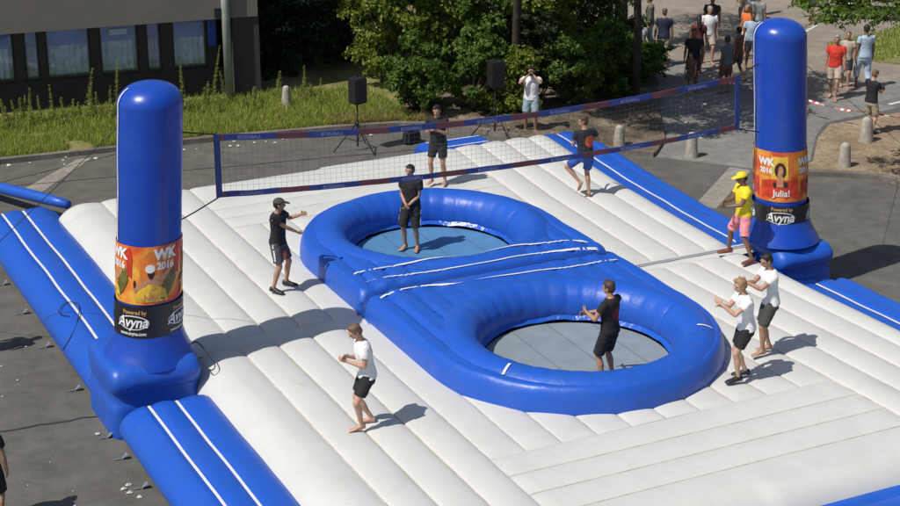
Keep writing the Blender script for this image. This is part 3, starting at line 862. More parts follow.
# ropes
def rope(pts, r, label, cat='rope', mt=None, name='rope', group=None):
    if len(pts) > 3:
        Q = [Vector(p) for p in pts]; Q = [Q[0]] + Q + [Q[-1]]; pts = []
        for i in range(1, len(Q) - 2):
            for k in range(6):
                t = k / 6; a, b, c, d = Q[i - 1:i + 3]
                pts.append(.5 * ((2 * b) + (c - a) * t + (2 * a - 5 * b + 4 * c - d) * t * t + (3 * b - a - 3 * c + d) * t ** 3))
        pts.append(Q[-2])
    m = MB(); m.tube(pts, r, 6); o = m.build(name, mt or M['rope'], smooth=True); return tag(o, label, cat, group)
rope([(-5.36, YN, 3.71), (-5.8, YN - .02, 3.52), (-6.14, YN - .05, 3.40)], .012, 'short dark rope tying lower left net corner to the left pillar')
rope([(-5.36, YN, 4.79), (-5.99, YN, 4.92)], .012, 'short dark rope tying upper left net corner to the left pillar')
rope([(5.02, YN, 4.57), (5.55, YN, 4.78)], .014, 'short rope tying upper right net corner to the right pillar')
rope([(5.08, YN, 3.51), (5.70, YN, 3.36)], .012, 'short rope tying lower right net corner to the right pillar')
rope([(-6.98, -.1, 5.1), (-8.6, 3.4, 2.0), (-9.65, 5.6, .0)], .007, 'thin guy rope slanting from left pillar down to the ground')
rope([(6.3, 0.2, 4.95), (12.2, 4.2, 1.6), (15.0, 6.1, .0)], .006, 'thin guy rope slanting from right pillar towards the bollards')
rope([(-7.30, 2.95, .735), (-7.42, 3.25, .72), (-7.20, 3.55, .76), (-7.02, 3.35, .76), (-7.25, 2.6, .73), (-7.50, 2.2, .62), (-7.63, 2.25, .40)], .009, 'loose dark rope loop lying on the far left blue apron')
rope([(-6.02, -.35, 1.24), (-5.96, -.55, 1.30), (-5.82, -.9, 1.02), (-5.95, -.95, .98), (-6.05, -.7, 1.15)], .010, 'black strap loop beside the base of the left pillar')
m = MB(); P = []
for k in range(14):
    t = k / 13; P.append((-8.3 + 2.75 * t, 15.6 - 5.7 * t + .1 * math.sin(t * 5), .24 + .26 * t + .02 * math.sin(t * 9)))
m.tube(P, [.13] * 12 + [.12, .10], 16)
tag(m.build('air_hose', M['blue'], smooth=True), 'round blue inflated air hose running to the far left court corner', 'air hose')

# ------------------------------------------------------------------ building
EB = Vector((.990, -.139, 0)); NB = Vector((.139, .990, 0)); PB = Vector((1.05, 18.5, 0))
def bpt(s, d, z): return PB + EB * s + NB * d + Vector((0, 0, z))
bang = math.atan2(EB.y, EB.x); RB_ = Matrix.Rotation(bang, 3, 'Z')
bld = empty('building', PB, 0, 'low modern building with taupe upper wall and dark ground floor windows behind the grass', 'building')
def bbox(name, s0, s1, d0, d1, z0, z1, m, par=bld):
    b = MB(); c = bpt((s0 + s1) / 2, (d0 + d1) / 2, (z0 + z1) / 2); b.box(c, (s1 - s0, d1 - d0, z1 - z0), RB_); o = b.build(name, m, par)
    if par is bld: o.matrix_parent_inverse = Matrix.Translation(-PB)
    return o
bbox('upper_wall', -24, 1.0, -.55, 12, 2.36, 10.5, M['wallpanel'])
bbox('plinth', -24, .25, .0, .4, 0, .88, M['darkwall'])
bbox('ground_floor_wall', -24, .25, .75, 11.8, 0, 2.355, M['darkwall'])
bbox('pier', .29, 1.03, -.50, .9, 0, 2.355, M['pier'])
bbox('pier', .29, 1.03, 6, 7, 0, 2.355, M['pier'])
pipe = MB(); pipe.tube([bpt(.10, -.62, .05), bpt(.10, -.62, 5.6)], .115, 12)
o = pipe.build('downpipe', M['drain'], bld, True); o.matrix_parent_inverse = Matrix.Translation(-PB)
def wframe(s0, s1):
    f = MB()
    for a, b, z0, z1 in ((s0, s0 + .05, .88, 2.35), (s1 - .05, s1, .88, 2.35), (s0 + .05, s1 - .05, .88, .94), (s0 + .05, s1 - .05, 2.29, 2.35)):
        f.box(bpt((a + b) / 2, .12, (z0 + z1) / 2), (b - a, .10, z1 - z0), RB_)
    fo = f.build('window', M['frame'], bld); fo.matrix_parent_inverse = Matrix.Translation(-PB)
    c = MB(); n = max(16, int((s1 - s0) / .025)); ph = random.uniform(0, 6)
    def cf(i, j):
        s = s0 + .05 + (s1 - s0 - .10) * j / (n - 1)
        return bpt(s, .34 + .03 * math.sin(s * 38 + ph + 2 * noise.noise((s * 3, 0, 0))) , .94 + 1.35 * i)
    c.grid(2, n, cf); c.build('curtain', M['curtain'], fo, True)
    b = MB(); b.box(bpt((s0 + s1) / 2, .28, 2.02), (s1 - s0 - .1, .02, .50 + random.uniform(-.05, .1)), RB_); b.build('blind', M['blind'], fo)
    g = MB(); g.box(bpt((s0 + s1) / 2, .12, 1.615), (s1 - s0 - .1, .012, 1.35), RB_); g.build('pane', GL, fo)
def glassmat():
    m = bpy.data.materials.new('window_glass'); m.use_nodes = True; nt = m.node_tree; nt.nodes.clear()
    out = nt.nodes.new('ShaderNodeOutputMaterial'); t = nt.nodes.new('ShaderNodeBsdfTransparent'); t.inputs[0].default_value = (.92, .96, 1, 1)
    g = nt.nodes.new('ShaderNodeBsdfGlossy'); g.inputs['Roughness'].default_value = .04; g.inputs['Color'].default_value = (.7, .8, 1, 1)
    mx = nt.nodes.new('ShaderNodeMixShader'); mx.inputs[0].default_value = .16
    nt.links.new(t.outputs[0], mx.inputs[1]); nt.links.new(g.outputs[0], mx.inputs[2]); nt.links.new(mx.outputs[0], out.inputs[0]); return m
GL = glassmat()
for s0, s1 in ((-9.2, -8.3), (-8.1, -5.54), (-5.28, -4.89), (-4.71, -3.52), (-3.27, -2.22), (-2.01, -1.60), (-1.29, -.33)):
    wframe(s0, s1)
bbox('notice', -2.98, -2.50, .085, .10, 1.98, 2.14, M['notice'])
bbox('mullion', -5.54, -5.28, .02, .5, .88, 2.355, M['frame']); bbox('mullion', -4.89, -4.71, .02, .5, .88, 2.355, M['frame'])
bbox('mullion', -3.52, -3.27, .02, .5, .88, 2.355, M['frame']); bbox('mullion', -2.22, -2.01, .02, .5, .88, 2.355, M['frame'])
bbox('mullion', -1.60, -1.29, .02, .5, .88, 2.355, M['frame']); bbox('mullion', -.33, -.05, .02, .5, .88, 2.355, M['frame']); bbox('blue_panel', -.30, -.08, .005, .019, 1.5, 2.33, M['blue_col'])
bbox('wall_lamp', -.20, -.02, -.64, -.555, 2.42, 2.66, M['black'])

# ------------------------------------------------------------------ vegetation
def leaves_cloud(centers, radii, n, size, shell=.55, flat=1.0, droop=0.0):
    """random leaf quads spread through several ellipsoidal clumps; returns vertices"""
    cs = np.array(centers, float); rs = np.array(radii, float)
    w = (rs[:, 0] * rs[:, 1] * rs[:, 2]) ** (2 / 3); w /= w.sum()
    idx = RNG.choice(len(cs), n, p=w)
    K = 15
    td = RNG.normal(size=(len(cs), K, 3)) * np.array([1, 1, .9]) + np.array([0, 0, .25]); td /= np.linalg.norm(td, axis=2)[:, :, None]
    tl = .55 + .75 * RNG.random((len(cs), K)) ** .8
    kk = RNG.integers(0, K, n); d = td[idx, kk]
    t = (shell + (1 - shell) * RNG.random(n) ** .65) * tl[idx, kk]
    P = cs[idx] + d * t[:, None] * rs[idx] + RNG.normal(size=(n, 3)) * rs[idx] * (.10 + .12 * (1 - t))[:, None]
    P[:, 2] -= .10 * t * t * rs[idx][:, 2]
    P += RNG.normal(size=(n, 3)) * .03
    nrm = d * .8 + RNG.normal(size=(n, 3)) * .7 + np.array([0, 0, .45]); nrm /= np.linalg.norm(nrm, axis=1)[:, None]
    a = np.cross(nrm, RNG.normal(size=(n, 3))); a /= np.linalg.norm(a, axis=1)[:, None]; b = np.cross(nrm, a)
    s = (size * (.45 + .9 * RNG.random(n)))[:, None]
    V = np.stack([P - a * s * .5, P + b * s * .32 + nrm * s * .06, P + a * s * .6, P - b * s * .32 + nrm * s * .06], 1).reshape(-1, 3)
    return V
def twigs(mb, base, tips, r0=.03):
    for t in tips:
        b = Vector(base); t = Vector(t); m1 = b.lerp(t, .5) + Vector((random.uniform(-.15, .15), random.uniform(-.15, .15), .12))
        mb.tube([b, b.lerp(m1, .6), m1, t], [r0, r0 * .75, r0 * .5, r0 * .2], 5)
def shrub(x, y, w, d, h, n, mt, label, leaf=.085, clumps=16, group='shrubs behind the verge', z0=.05, seed=None, gr=.42):
    root = empty('shrub', (x, y, z0), 0, label, 'shrub', group)
    rs = random.Random(seed if seed is not None else int(x * 100 + y * 10))
    cs, rr = [], []
    for k in range(clumps):
        a = rs.uniform(0, 2 * pi); q = rs.random() ** .5; zz = rs.uniform(.10, .95)
        wid = math.sin(pi * min(1, .25 + .62 * zz)) 
        cs.append((math.cos(a) * q * w * .5 * wid, math.sin(a) * q * d * .5 * wid, zz * h)); g = rs.uniform(.6, 1.25) * gr
        rr.append((g * rs.uniform(.8, 1.3), g * rs.uniform(.8, 1.3), g * rs.uniform(.6, .95)))
    V = leaves_cloud(cs, rr, n, leaf, .12)
    V = V[:]; V[:, 2] = np.maximum(V[:, 2], .0)
    np_quads('foliage', V, len(V) // 4, mt, root)
    mb = MB(); twigs(mb, (0, 0, -.05), cs[:12], .035); mb.build('branches', M['bark'], root, True)
    return root

shr = [ # x, y, width, depth, height, leaves, material
 (5.2, 14.5, 2.2, 1.7, 2.1, 17100, 'leaf_mid', 'leafy mid green shrub just right of the standing black speaker', .095),
 (6.6, 13.9, 2.1, 1.7, 2.3, 17100, 'leaf_mid', 'mid green shrub behind the person standing on the far court', .09),
 (7.5, 13.3, 1.6, 1.5, 1.7, 13300, 'leaf_yel', 'low yellow green shrub beside the second speaker', .085),
 (9.4, 13.1, 2.1, 1.7, 2.2, 17100, 'leaf_mid', 'green shrub right of the photographer in white shirt', .09),
 (10.7, 13.9, 2.2, 1.7, 2.0, 17100, 'leaf_mid', 'spreading shrub between the photographer and the tree trunk', .09),
 (12.1, 14.7, 2.1, 1.7, 1.35, 13300, 'leaf_mid', 'low sprawling shrub at the foot of the street tree', .085),
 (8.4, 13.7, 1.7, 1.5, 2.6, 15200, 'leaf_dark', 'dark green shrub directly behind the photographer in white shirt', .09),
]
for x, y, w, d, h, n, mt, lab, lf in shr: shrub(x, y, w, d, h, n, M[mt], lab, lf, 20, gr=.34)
bgl = [
 (5.7, 17.2, 3.2, 2.4, 4.4, 20900, 'leaf_yel', 'tall sunlit yellow green bush left of the dark gap, at top centre', .115),
 (8.0, 16.2, 3.0, 2.4, 4.6, 20900, 'leaf_mid', 'tall sunlit bush above the second speaker', .115),
 (10.0, 15.6, 3.0, 2.4, 4.6, 20900, 'leaf_yel', 'tall loose yellow green bush behind the photographer', .115),
 (11.9, 16.6, 2.6, 2.2, 3.6, 17100, 'leaf_mid', 'tall green bush just left of the tree trunk', .11),
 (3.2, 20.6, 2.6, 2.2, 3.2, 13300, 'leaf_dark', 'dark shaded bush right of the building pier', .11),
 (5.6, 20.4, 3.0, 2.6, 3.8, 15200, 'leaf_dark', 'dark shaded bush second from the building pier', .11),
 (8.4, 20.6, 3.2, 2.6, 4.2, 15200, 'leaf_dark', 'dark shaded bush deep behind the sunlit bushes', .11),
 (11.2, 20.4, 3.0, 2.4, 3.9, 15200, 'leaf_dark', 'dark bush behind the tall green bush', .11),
]
for x, y, w, d, h, n, mt, lab, lf in bgl: shrub(x, y, w, d, h, n, M[mt], lab, lf, 34, 'tall bushes behind the shrubs', gr=.48)
# dark hedge filled in deep behind; its leaf colour deepens the building's shade
hb = MB(); hs = [(1.2, 24, 6.0), (4, 23.6, 6.2), (7, 23.8, 6.4), (10, 23.6, 6.0), (12.2, 23.0, 5.0)]
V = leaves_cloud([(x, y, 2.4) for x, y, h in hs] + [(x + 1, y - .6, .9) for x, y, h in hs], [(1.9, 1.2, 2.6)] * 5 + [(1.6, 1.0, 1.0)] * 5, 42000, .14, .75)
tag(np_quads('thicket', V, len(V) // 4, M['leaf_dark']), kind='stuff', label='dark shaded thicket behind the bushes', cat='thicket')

def tree(x, y, trunk_pts, r0, clumps, n, mt, label, leaf=.11, limbs=6, group=None, name='tree'):
    root = empty(name, (x, y, 0), 0, label, 'tree', group)
    mb = MB(); pts = [Vector(p) for p in trunk_pts]; k = len(pts)
    mb.tube(pts, [r0 * (1 - .55 * i / (k - 1)) for i in range(k)], 12)
    for c, r in clumps[:limbs]:
        i = min(k - 1, max(1, int(k * .6))); b = pts[i]
        c = Vector(c); mb.tube([b, b.lerp(c, .4) + Vector((0, 0, .25)), b.lerp(c, .75) + Vector((0, 0, .15)), c], [r0 * .45, r0 * .33, r0 * .2, r0 * .08], 7)
    mb.build('trunk', M['bark'], root, True)
    V = leaves_cloud([c for c, r in clumps], [r for c, r in clumps], n, leaf, .25)
    np_quads('crown', V, len(V) // 4, M[mt], root)
    return root
def blob(cx, cy, cz, R, Rz, n, r, rs):
    L = []
    for _ in range(n):
        a = rs.uniform(0, 2 * pi); q = rs.random() ** .5; zz = rs.uniform(-1, 1); s = math.sqrt(1 - .7 * zz * zz)
        g = r * rs.uniform(.6, 1.3); L.append(((cx + math.cos(a) * q * R * s, cy + math.sin(a) * q * R * s, cz + zz * Rz), (g * 1.2, g * 1.2, g * .7)))
    return L
rs = random.Random(5)
tree(13.7, 17.9, [(0, 0, 0), (.05, .0, 1.2), (.0, .05, 2.4), (.1, .1, 3.6), (.15, .2, 5.0)], .24,
     [((-.5, -.1, 1.2), (.4, .35, .4)), ((.35, -.2, 1.7), (.35, .3, .35)), ((-.7, 0, 2.2), (.5, .4, .4))] + blob(0, 0, 6.4, 2.2, 1.6, 16, .8, rs), 16000, 'leaf_mid', 'street tree with dark trunk beside the man with the jacket', .10, 8, 'street trees')
tree(8.2, 14.4, [(0, 0, 0), (-.1, -.2, 1.6), (-.3, -.6, 3.2), (-.5, -1.6, 4.8), (-.3, -2.8, 6.0)], .16,
     blob(-.1, -3.2, 6.3, 2.9, 1.1, 52, .62, rs) + [((-.3, 1.4, 3.9), (.8, .6, .5)), ((1.2, 1.2, 3.9), (.8, .6, .45)), ((2.4, 1.0, 3.8), (.7, .6, .4))], 42000, 'leaf_mid', 'overhanging tree rooted among the shrubs behind the photographer', .11, 12, 'street trees')
tree(11.3, 13.2, [(0, 0, 0), (0, -.1, 1.8), (-.3, -.4, 3.6), (-.5, -.6, 4.8)], .15,
     blob(-.9, -1.4, 6.7, 2.7, 1.2, 38, .6, rs), 30000, 'leaf_mid', 'slender tree rising out of the shrubs by the pavement', .11, 8, 'street trees')
# right-hand bough reaching in from a tree outside the frame
root = tree(15.5, 1.0, [(0, 0, 0), (-.1, .1, 2.0), (-.3, .3, 3.6), (-.4, .5, 5.2)], .28,
     [((-4.8, 3.2, 4.25), (.5, .42, .25)), ((-4.3, 3.0, 4.35), (.5, .42, .3)), ((-4.0, 2.5, 4.3), (.5, .4, .3)), ((-4.9, 4.0, 4.35), (.50, .40, .24)), ((-4.2, 3.8, 4.35), (.5, .4, .26)), ((-3.6, 3.6, 4.55), (.55, .45, .3)), ((-4.5, 3.5, 4.7), (.6, .5, .3)), ((-3.4, 2.7, 4.5), (.6, .5, .32)), ((-3.0, 3.3, 4.7), (.6, .5, .3)),
      ((-2.5, 2.4, 4.9), (.6, .5, .35)), ((-3.9, 4.4, 4.5), (.4, .4, .2))] + blob(-.2, .8, 6.6, 2.2, 1.2, 16, .8, rs), 20000, 'leaf_bright', 'bright green leafy bough reaching in at the top right corner', .10, 14, 'street trees')

# grass on the verge
def blades(n, region, hmin, hmax, w=.012, z0=.09):
    P = []
    while len(P) < n:
        q = region(RNG.random((n, 2)));
        P.extend(q)
    P = np.array(P[:n]); m = len(P)
    h = hmin + (hmax - hmin) * RNG.random(m) ** 1.6
    a = RNG.random(m) * 2 * pi; lean = RNG.normal(size=(m, 2)) * .35 * h[:, None]
    dx = np.stack([np.cos(a), np.sin(a)], 1) * (w * (.7 + .8 * RNG.random(m)))[:, None]
    b = np.concatenate([P, np.full((m, 1), z0)], 1)
    V = np.stack([b - np.c_[dx, np.zeros(m)], b + np.c_[dx, np.zeros(m)], b + np.c_[lean, h]], 1).reshape(-1, 3)
    return V, m
KX = np.array([p[0] for p in kerb_pts]); KY = np.array([p[1] for p in kerb_pts])
def reg_verge(q, depth=3.6, x0=-10, x1=4.9):
    x = x0 + (x1 - x0) * q[:, 0]; ky = np.interp(x, KX, KY) + .12; y = ky + depth * q[:, 1] ** 1.15
    nn = np.array([noise.noise((a * .9, b * 1.4, 0)) for a, b in zip(x[::1], y[::1])])
    k = nn > -.45
    return np.stack([x[k], y[k]], 1)
V, m = blades(70000, reg_verge, .05, .26)
tag(np_quads('grass', V, m, M['grass'], k=3), kind='stuff', label='rough green grass on the verge behind the kerb', cat='grass')
V, m = blades(16000, lambda q: reg_verge(q, .9, 2.6, 5.3), .04, .18)
tag(np_quads('dry_grass', V, m, M['drygrass'], k=3), kind='stuff', label='dry straw coloured grass under the shrubs beside the speaker', cat='grass')
V, m = blades(9000, lambda q: np.stack([20 + 8 * q[:, 0], 13.3 + 2.5 * q[:, 1] + .25 * 8 * q[:, 0]], 1), .03, .12, .02, .05)
tag(np_quads('grass', V, m, M['grass'], k=3), kind='stuff', label='short grass patch beside the road at the right edge', cat='grass')
# tall weeds in front of the windows
wsp = random.Random(3)
def weed(x, y, h, n, label=None):
    r = empty('tall_weed', (x, y, .08), wsp.uniform(0, 6), label or 'upright green weed among the lower weeds in front of the building', 'weed', 'tall weeds in front of the building')
    r.rotation_euler = (wsp.gauss(0, .10), wsp.gauss(0, .10), wsp.uniform(0, 6)); fat = wsp.uniform(.6, 1.7)
    V = []
    k = int(n); t = RNG.random(k) ** .8; a = RNG.random(k) * 2 * pi
    rr = (.035 * fat * (1 - t) ** .6 + .10 * np.maximum(0, 1 - t * 2.5) + .015) * (.3 + .9 * RNG.random(k))
    P = np.stack([np.cos(a) * rr, np.sin(a) * rr, t * h], 1)
    d = np.stack([np.cos(a), np.sin(a), np.full(k, .5)], 1); s = (.03 + .05 * (1 - t) + .05 * np.maximum(0, 1 - t * 2.5))[:, None]
    side = np.stack([-np.sin(a), np.cos(a), np.zeros(k)], 1)
    V = np.stack([P - d * s * .3, P + side * s * .3, P + d * s * .9, P - side * s * .3], 1).reshape(-1, 3)
    np_quads('leaves', V, k, M['weed'], r)
    mb = MB(); mb.tube([(0, 0, 0), (.01, 0, h * .5), (0, .01, h)], [.012, .010, .004], 5); mb.build('stem', M['weed'], r)
WL = ['tallest spike of weed, by the second window mullion from the downpipe', 'very tall weed just left of the pale downpipe', 'tall weed between the window and the left pillar top', 'tall weed under the window with pale notice']
TALLW = [(-3.15, -1.5, 1.65, WL[0]), (-.55, -1.35, 1.75, WL[1]), (-1.3, -1.4, 1.35, WL[2]), (-3.95, -1.5, 1.5, WL[3])]
for s_, dd, h, lb in TALLW:
    p = bpt(s_, dd, 0); weed(p.x, p.y, h, 60 + 110 * h, lb)
for k in range(46):
    c = wsp.choice([-6.0, -5.3, -4.6, -3.9, -3.3, -3.0, -2.5, -1.2, -.7, -.4, -.2, .6, 1.3, 2.2, -5.7, -4.2])
    s_ = c + wsp.gauss(0, .22); h = wsp.uniform(.35, 1.0) * (1.15 if wsp.random() < .3 else .85)
    p = bpt(s_, wsp.uniform(-2.1, -.8), 0); weed(p.x, p.y, h, 40 + 100 * h)

# ------------------------------------------------------------------ bollards, stones, litter
def bollard(x, y, label, h=.62, r=.17, z=0.02, tilt=0):
    mb = MB(); prof = [(r * 1.0, -.05), (r * .98, 0), (r * .90, h * .3), (r * .78, h * .7), (r * .70, h * .88), (r * .60, h * .95), (r * .40, h * 1.0), (r * .12, h * 1.02)]
    mb.lathe([(0.001, -.05)] + prof, 20)
    mb.v = [(a + .008 * noise.noise((a * 9, b * 9, c * 9)), b + .008 * noise.noise((a * 9, b * 9, c * 9 + 5)), c) for a, b, c in mb.v]
    o = mb.build('bollard', M['stone'], None, True); o.location = (x, y, z); o.rotation_euler = (tilt, 0, 0)
    return tag(o, label, 'bollard', 'short concrete bollards')
bollard(2.2, 16.45, 'short rounded concrete bollard in the grass left of the standing speaker', .60, .14, .08)
bollard(8.45, 9.35, 'concrete bollard at the pavement edge nearest the shrubs', .60, .16)
bollard(9.7, 7.95, 'concrete bollard seen just below the right end of the net', .62, .17)
bollard(12.6, 5.6, 'concrete bollard on dry dirt nearest the kerb at right', .60, .17)
bollard(14.45, 7.05, 'concrete bollard on dry dirt by the boy looking at his phone', .64, .19)
lit = random.Random(8)
def scrap(x, y, s, label='scrap of pale paper lying on the ground', z=.004):
    mb = MB(); k = 6; ring = [(s * math.cos(2 * pi * i / k) * lit.uniform(.5, 1.2), s * math.sin(2 * pi * i / k) * lit.uniform(.5, 1.2), lit.uniform(.0, .5) * s) for i in range(k)]
    mb.add(ring + [(0, 0, s * .8), (0, 0, 0)], [(i, (i + 1) % k, k) for i in range(k)] + [((i + 1) % k, i, k + 1) for i in range(k)])
    o = mb.build('paper_scrap', M['litter']); o.location = (x, y, z); return tag(o, label, 'paper scrap', 'scraps of paper on the ground')
for i in range(26):
    x = lit.uniform(-7, 4); ky = float(np.interp(x, KX, KY)); scrap(x, ky - lit.uniform(.12, .7), lit.uniform(.03, .07))
for i in range(18): scrap(lit.uniform(-9.3, -8.0), lit.uniform(-3, 6.5), lit.uniform(.012, .03))
for p in ((-7.85, -2.5), (-7.9, -2.75), (-7.8, -2.95), (-7.95, -2.6), (-7.8, -.55), (-8.6, 4.35), (-.1, 14.25)): scrap(p[0], p[1], .06)
for i in range(16): scrap(lit.uniform(9.2, 13.6), lit.uniform(9.2, 13), lit.uniform(.03, .08))
for i in range(5): scrap(lit.uniform(19, 23), lit.uniform(20, 26), .14)
for i in range(10):
    scrap(lit.uniform(-5, 3), lit.uniform(15.0, 16.2), .045, z=.12)

# barrier tape
tp = MB(); P = [Vector(p) for p in ((13.3, 13.0, .62), (13.72, 11.6, .50), (14.41, 9.54, .5), (15.13, 7.77, .5), (16.3, 5.4, .7))]
seg = []
for a, b in zip(P[:-1], P[1:]):
    for k in range(20): seg.append(a.lerp(b, k / 20) + Vector((0, 0, -.25 * math.sin(pi * k / 20) * .3)))
for i in range(len(seg) - 1):
    a, b = seg[i], seg[i + 1]; tw = .03 * math.sin(i * .7)
    for q, dn in ((0, 0), (1, .0015)):
        tp.add([a + Vector((tw, 0, 0)), b + Vector((tw, 0, 0)), b + Vector((-tw, 0, .036)), a + Vector((-tw, 0, .036))], [(0, 1, 2, 3)], i % 2); break
tag(tp.build('barrier_tape', None, None, False, [M['tape_red'], M['tape_white']]), 'red and white barrier tape stretched across the road', 'barrier tape')

# ------------------------------------------------------------------ speakers on stands
def speaker_set(x, y, rz, zt, lab_s, lab_t, big=1.0):
    st = empty('speaker_stand', (x, y, 0), rz, lab_t, 'speaker stand', 'tripod speaker stands')
    mb = MB(); mb.tube([(0, 0, .12), (0, 0, zt)], .020, 8); mb.build('pole', M['steel'], st, True)
    mb = MB(); mb.tube([(0, 0, .66), (0, 0, .76)], .036, 8); mb.build('collar', M['black'], st, True)
    for k in range(3):
        a = 2 * pi * k / 3 + .5; c, s = math.cos(a), math.sin(a)
        mb = MB(); mb.tube([(c * .03, s * .03, .72), (c * .62, s * .62, .02)], .017, 6); lg = mb.build('leg', M['steel'], st, True)
        mb = MB(); mb.tube([(c * .02, s * .02, .26), (c * .34, s * .34, .36)], .010, 6); mb.build('brace', M['steel'], st, True)
    sp = empty('loudspeaker', (x, y, zt), rz, lab_s, 'loudspeaker', 'black loudspeakers on stands')
    w, d, h = .40 * big, .36 * big, .66 * big
    bm = bmesh.new()
    vs = []
    for z in (0, h):
        for (a, b) in ((-w / 2, -d / 2), (w / 2, -d / 2), (w / 2 * .72, d / 2), (-w / 2 * .72, d / 2)): vs.append(bm.verts.new((a, b, z)))
    for f in ((3, 2, 1, 0), (4, 5, 6, 7), (0, 1, 5, 4), (1, 2, 6, 5), (2, 3, 7, 6), (3, 0, 4, 7)): bm.faces.new([vs[i] for i in f])
    bmesh.ops.bevel(bm, geom=list(bm.edges), offset=.025, segments=2, affect='EDGES')
    me = bpy.data.meshes.new('cabinet'); bm.to_mesh(me); bm.free(); me.materials.append(M['rubber']); o = bpy.data.objects.new('cabinet', me); C.objects.link(o); o.parent = sp
    mb = MB(); mb.box((0, -d / 2 - .004, h * .5), (w * .84, .012, h * .88)); mb.build('grille', M['black'], sp)
    mb = MB(); mb.tube([(-.07, .02, h + .0), (-.07, .02, h + .03), (.07, .02, h + .03), (.07, .02, h)], .012, 6); mb.build('handle', M['black'], sp, True)
speaker_set(2.45, 12.15, rad(20), 1.25, 'black loudspeaker on a tripod standing before the sunlit grass', 'black tripod stand under the loudspeaker before the grass')
speaker_set(6.15, 11.75, rad(10), 1.35, 'black loudspeaker half lost against the dark shrubs', 'black tripod stand in front of the dark shrubs')
bg_ = empty('bag', (3.95, 12.15, 0), .2, 'black bag standing on the ground beside the far court end', 'bag')
bm = bmesh.new(); bmesh.ops.create_cube(bm, size=1)
for v in bm.verts: v.co = Vector((v.co.x * .5, v.co.y * .3, (v.co.z + .5) * .42)) * (1 if v.co.z < 0 else .85)
bmesh.ops.bevel(bm, geom=list(bm.edges), offset=.06, segments=3, affect='EDGES')
me = bpy.data.meshes.new('bag_body'); bm.to_mesh(me); bm.free(); me.materials.append(M['blackcloth']); o = bpy.data.objects.new('bag_body', me); C.objects.link(o); o.parent = bg_
mb = MB(); mb.tube([(-.14, 0, .34), (-.1, 0, .48), (.1, 0, .48), (.14, 0, .34)], .015, 6); mb.build('strap', M['black'], bg_, True)

# ------------------------------------------------------------------ people
SKIN = {k: mat('skin_' + k, c, .55, .08, 12) for k, c in (('fair', (.50, .29, .20)), ('tan', (.40, .22, .14)), ('brown', (.20, .10, .06)), ('pale', (.56, .34, .25)))}
def cloth(name, c, rough=.85): return mat(name, c, rough, .12, 9, .35, 22, bdist=.012)
CL = {k: cloth('cloth_' + k, c) for k, c in dict(black=(.013, .013, .016), white=(.78, .78, .78), navy=(.02, .025, .06), blue=(.03, .08, .35), darkgrey=(.07, .07, .085), olive=(.055, .06, .05),
      yellow=(.80, .62, .02), pink=(.72, .26, .30), red=(.60, .04, .025), khaki=(.42, .36, .26), denim=(.25, .33, .38), maroon=(.12, .02, .03), teal=(.10, .14, .16), brown=(.16, .08, .05), grey=(.30, .32, .34), ltblue=(.38, .48, .60), beige=(.45, .38, .30), camo=(.10, .10, .08), orange=(.75, .17, .04)).items()}
HAIRM = {k: mat('hair_' + k, c, .6, .3, 40, .5, 90) for k, c in dict(black=(.012, .009, .008), brown=(.05, .03, .018), blond=(.30, .18, .09), lightbrown=(.14, .085, .05), grey=(.3, .28, .26)).items()}
M['shoe_black'] = mat('shoe_black', (.015, .015, .017), .5); M['shoe_brown'] = mat('shoe_brown', (.16, .045, .03), .6); M['shoe_white'] = mat('shoe_white', (.65, .65, .65), .6)
M['eye'] = mat('eye_dark', (.02, .015, .012), .3); M['lip'] = mat('lips', (.32, .11, .09), .5)

def print_mat(base, ink, cx, cz, r, front, ragged=True):
    """cloth with a round print on chest or back, in the shirt's own coordinates"""
    m = cloth('printed_cloth', base); nt = m.node_tree; P = nt.nodes['Principled BSDF']
    tc = nt.nodes.new('ShaderNodeTexCoord'); sp = nt.nodes.new('ShaderNodeSeparateXYZ'); nt.links.new(tc.outputs['Object'], sp.inputs[0])
    def mth(op, a, b=None):
        n = nt.nodes.new('ShaderNodeMath'); n.operation = op
        for i, q in enumerate((a, b)):
            if q is None: continue
            if isinstance(q, (int, float)): n.inputs[i].default_value = q
            else: nt.links.new(q, n.inputs[i])
        return n.outputs[0]
    dx = mth('SUBTRACT', sp.outputs[0], cx); dz = mth('SUBTRACT', sp.outputs[2], cz)
    d = mth('SQRT', mth('ADD', mth('MULTIPLY', dx, dx), mth('MULTIPLY', dz, dz)))
    nz = nt.nodes.new('ShaderNodeTexNoise'); nz.inputs['Scale'].default_value = 28; nt.links.new(tc.outputs['Object'], nz.inputs[0])
    d = mth('ADD', d, mth('MULTIPLY', mth('SUBTRACT', nz.outputs[0], .5), .10 if ragged else .0))
    ins = mth('LESS_THAN', d, r)
    side = mth('GREATER_THAN', sp.outputs[1], 0.0) if front else mth('LESS_THAN', sp.outputs[1], 0.0)
    f = mth('MULTIPLY', ins, side)
    mx = nt.nodes.new('ShaderNodeMixRGB'); nt.links.new(f, mx.inputs[0])
    old = P.inputs['Base Color'].links[0].from_socket
    nt.links.new(old, mx.inputs[1]); mx.inputs[2].default_value = (*ink, 1); nt.links.new(mx.outputs[0], P.inputs['Base Color'])
    return m

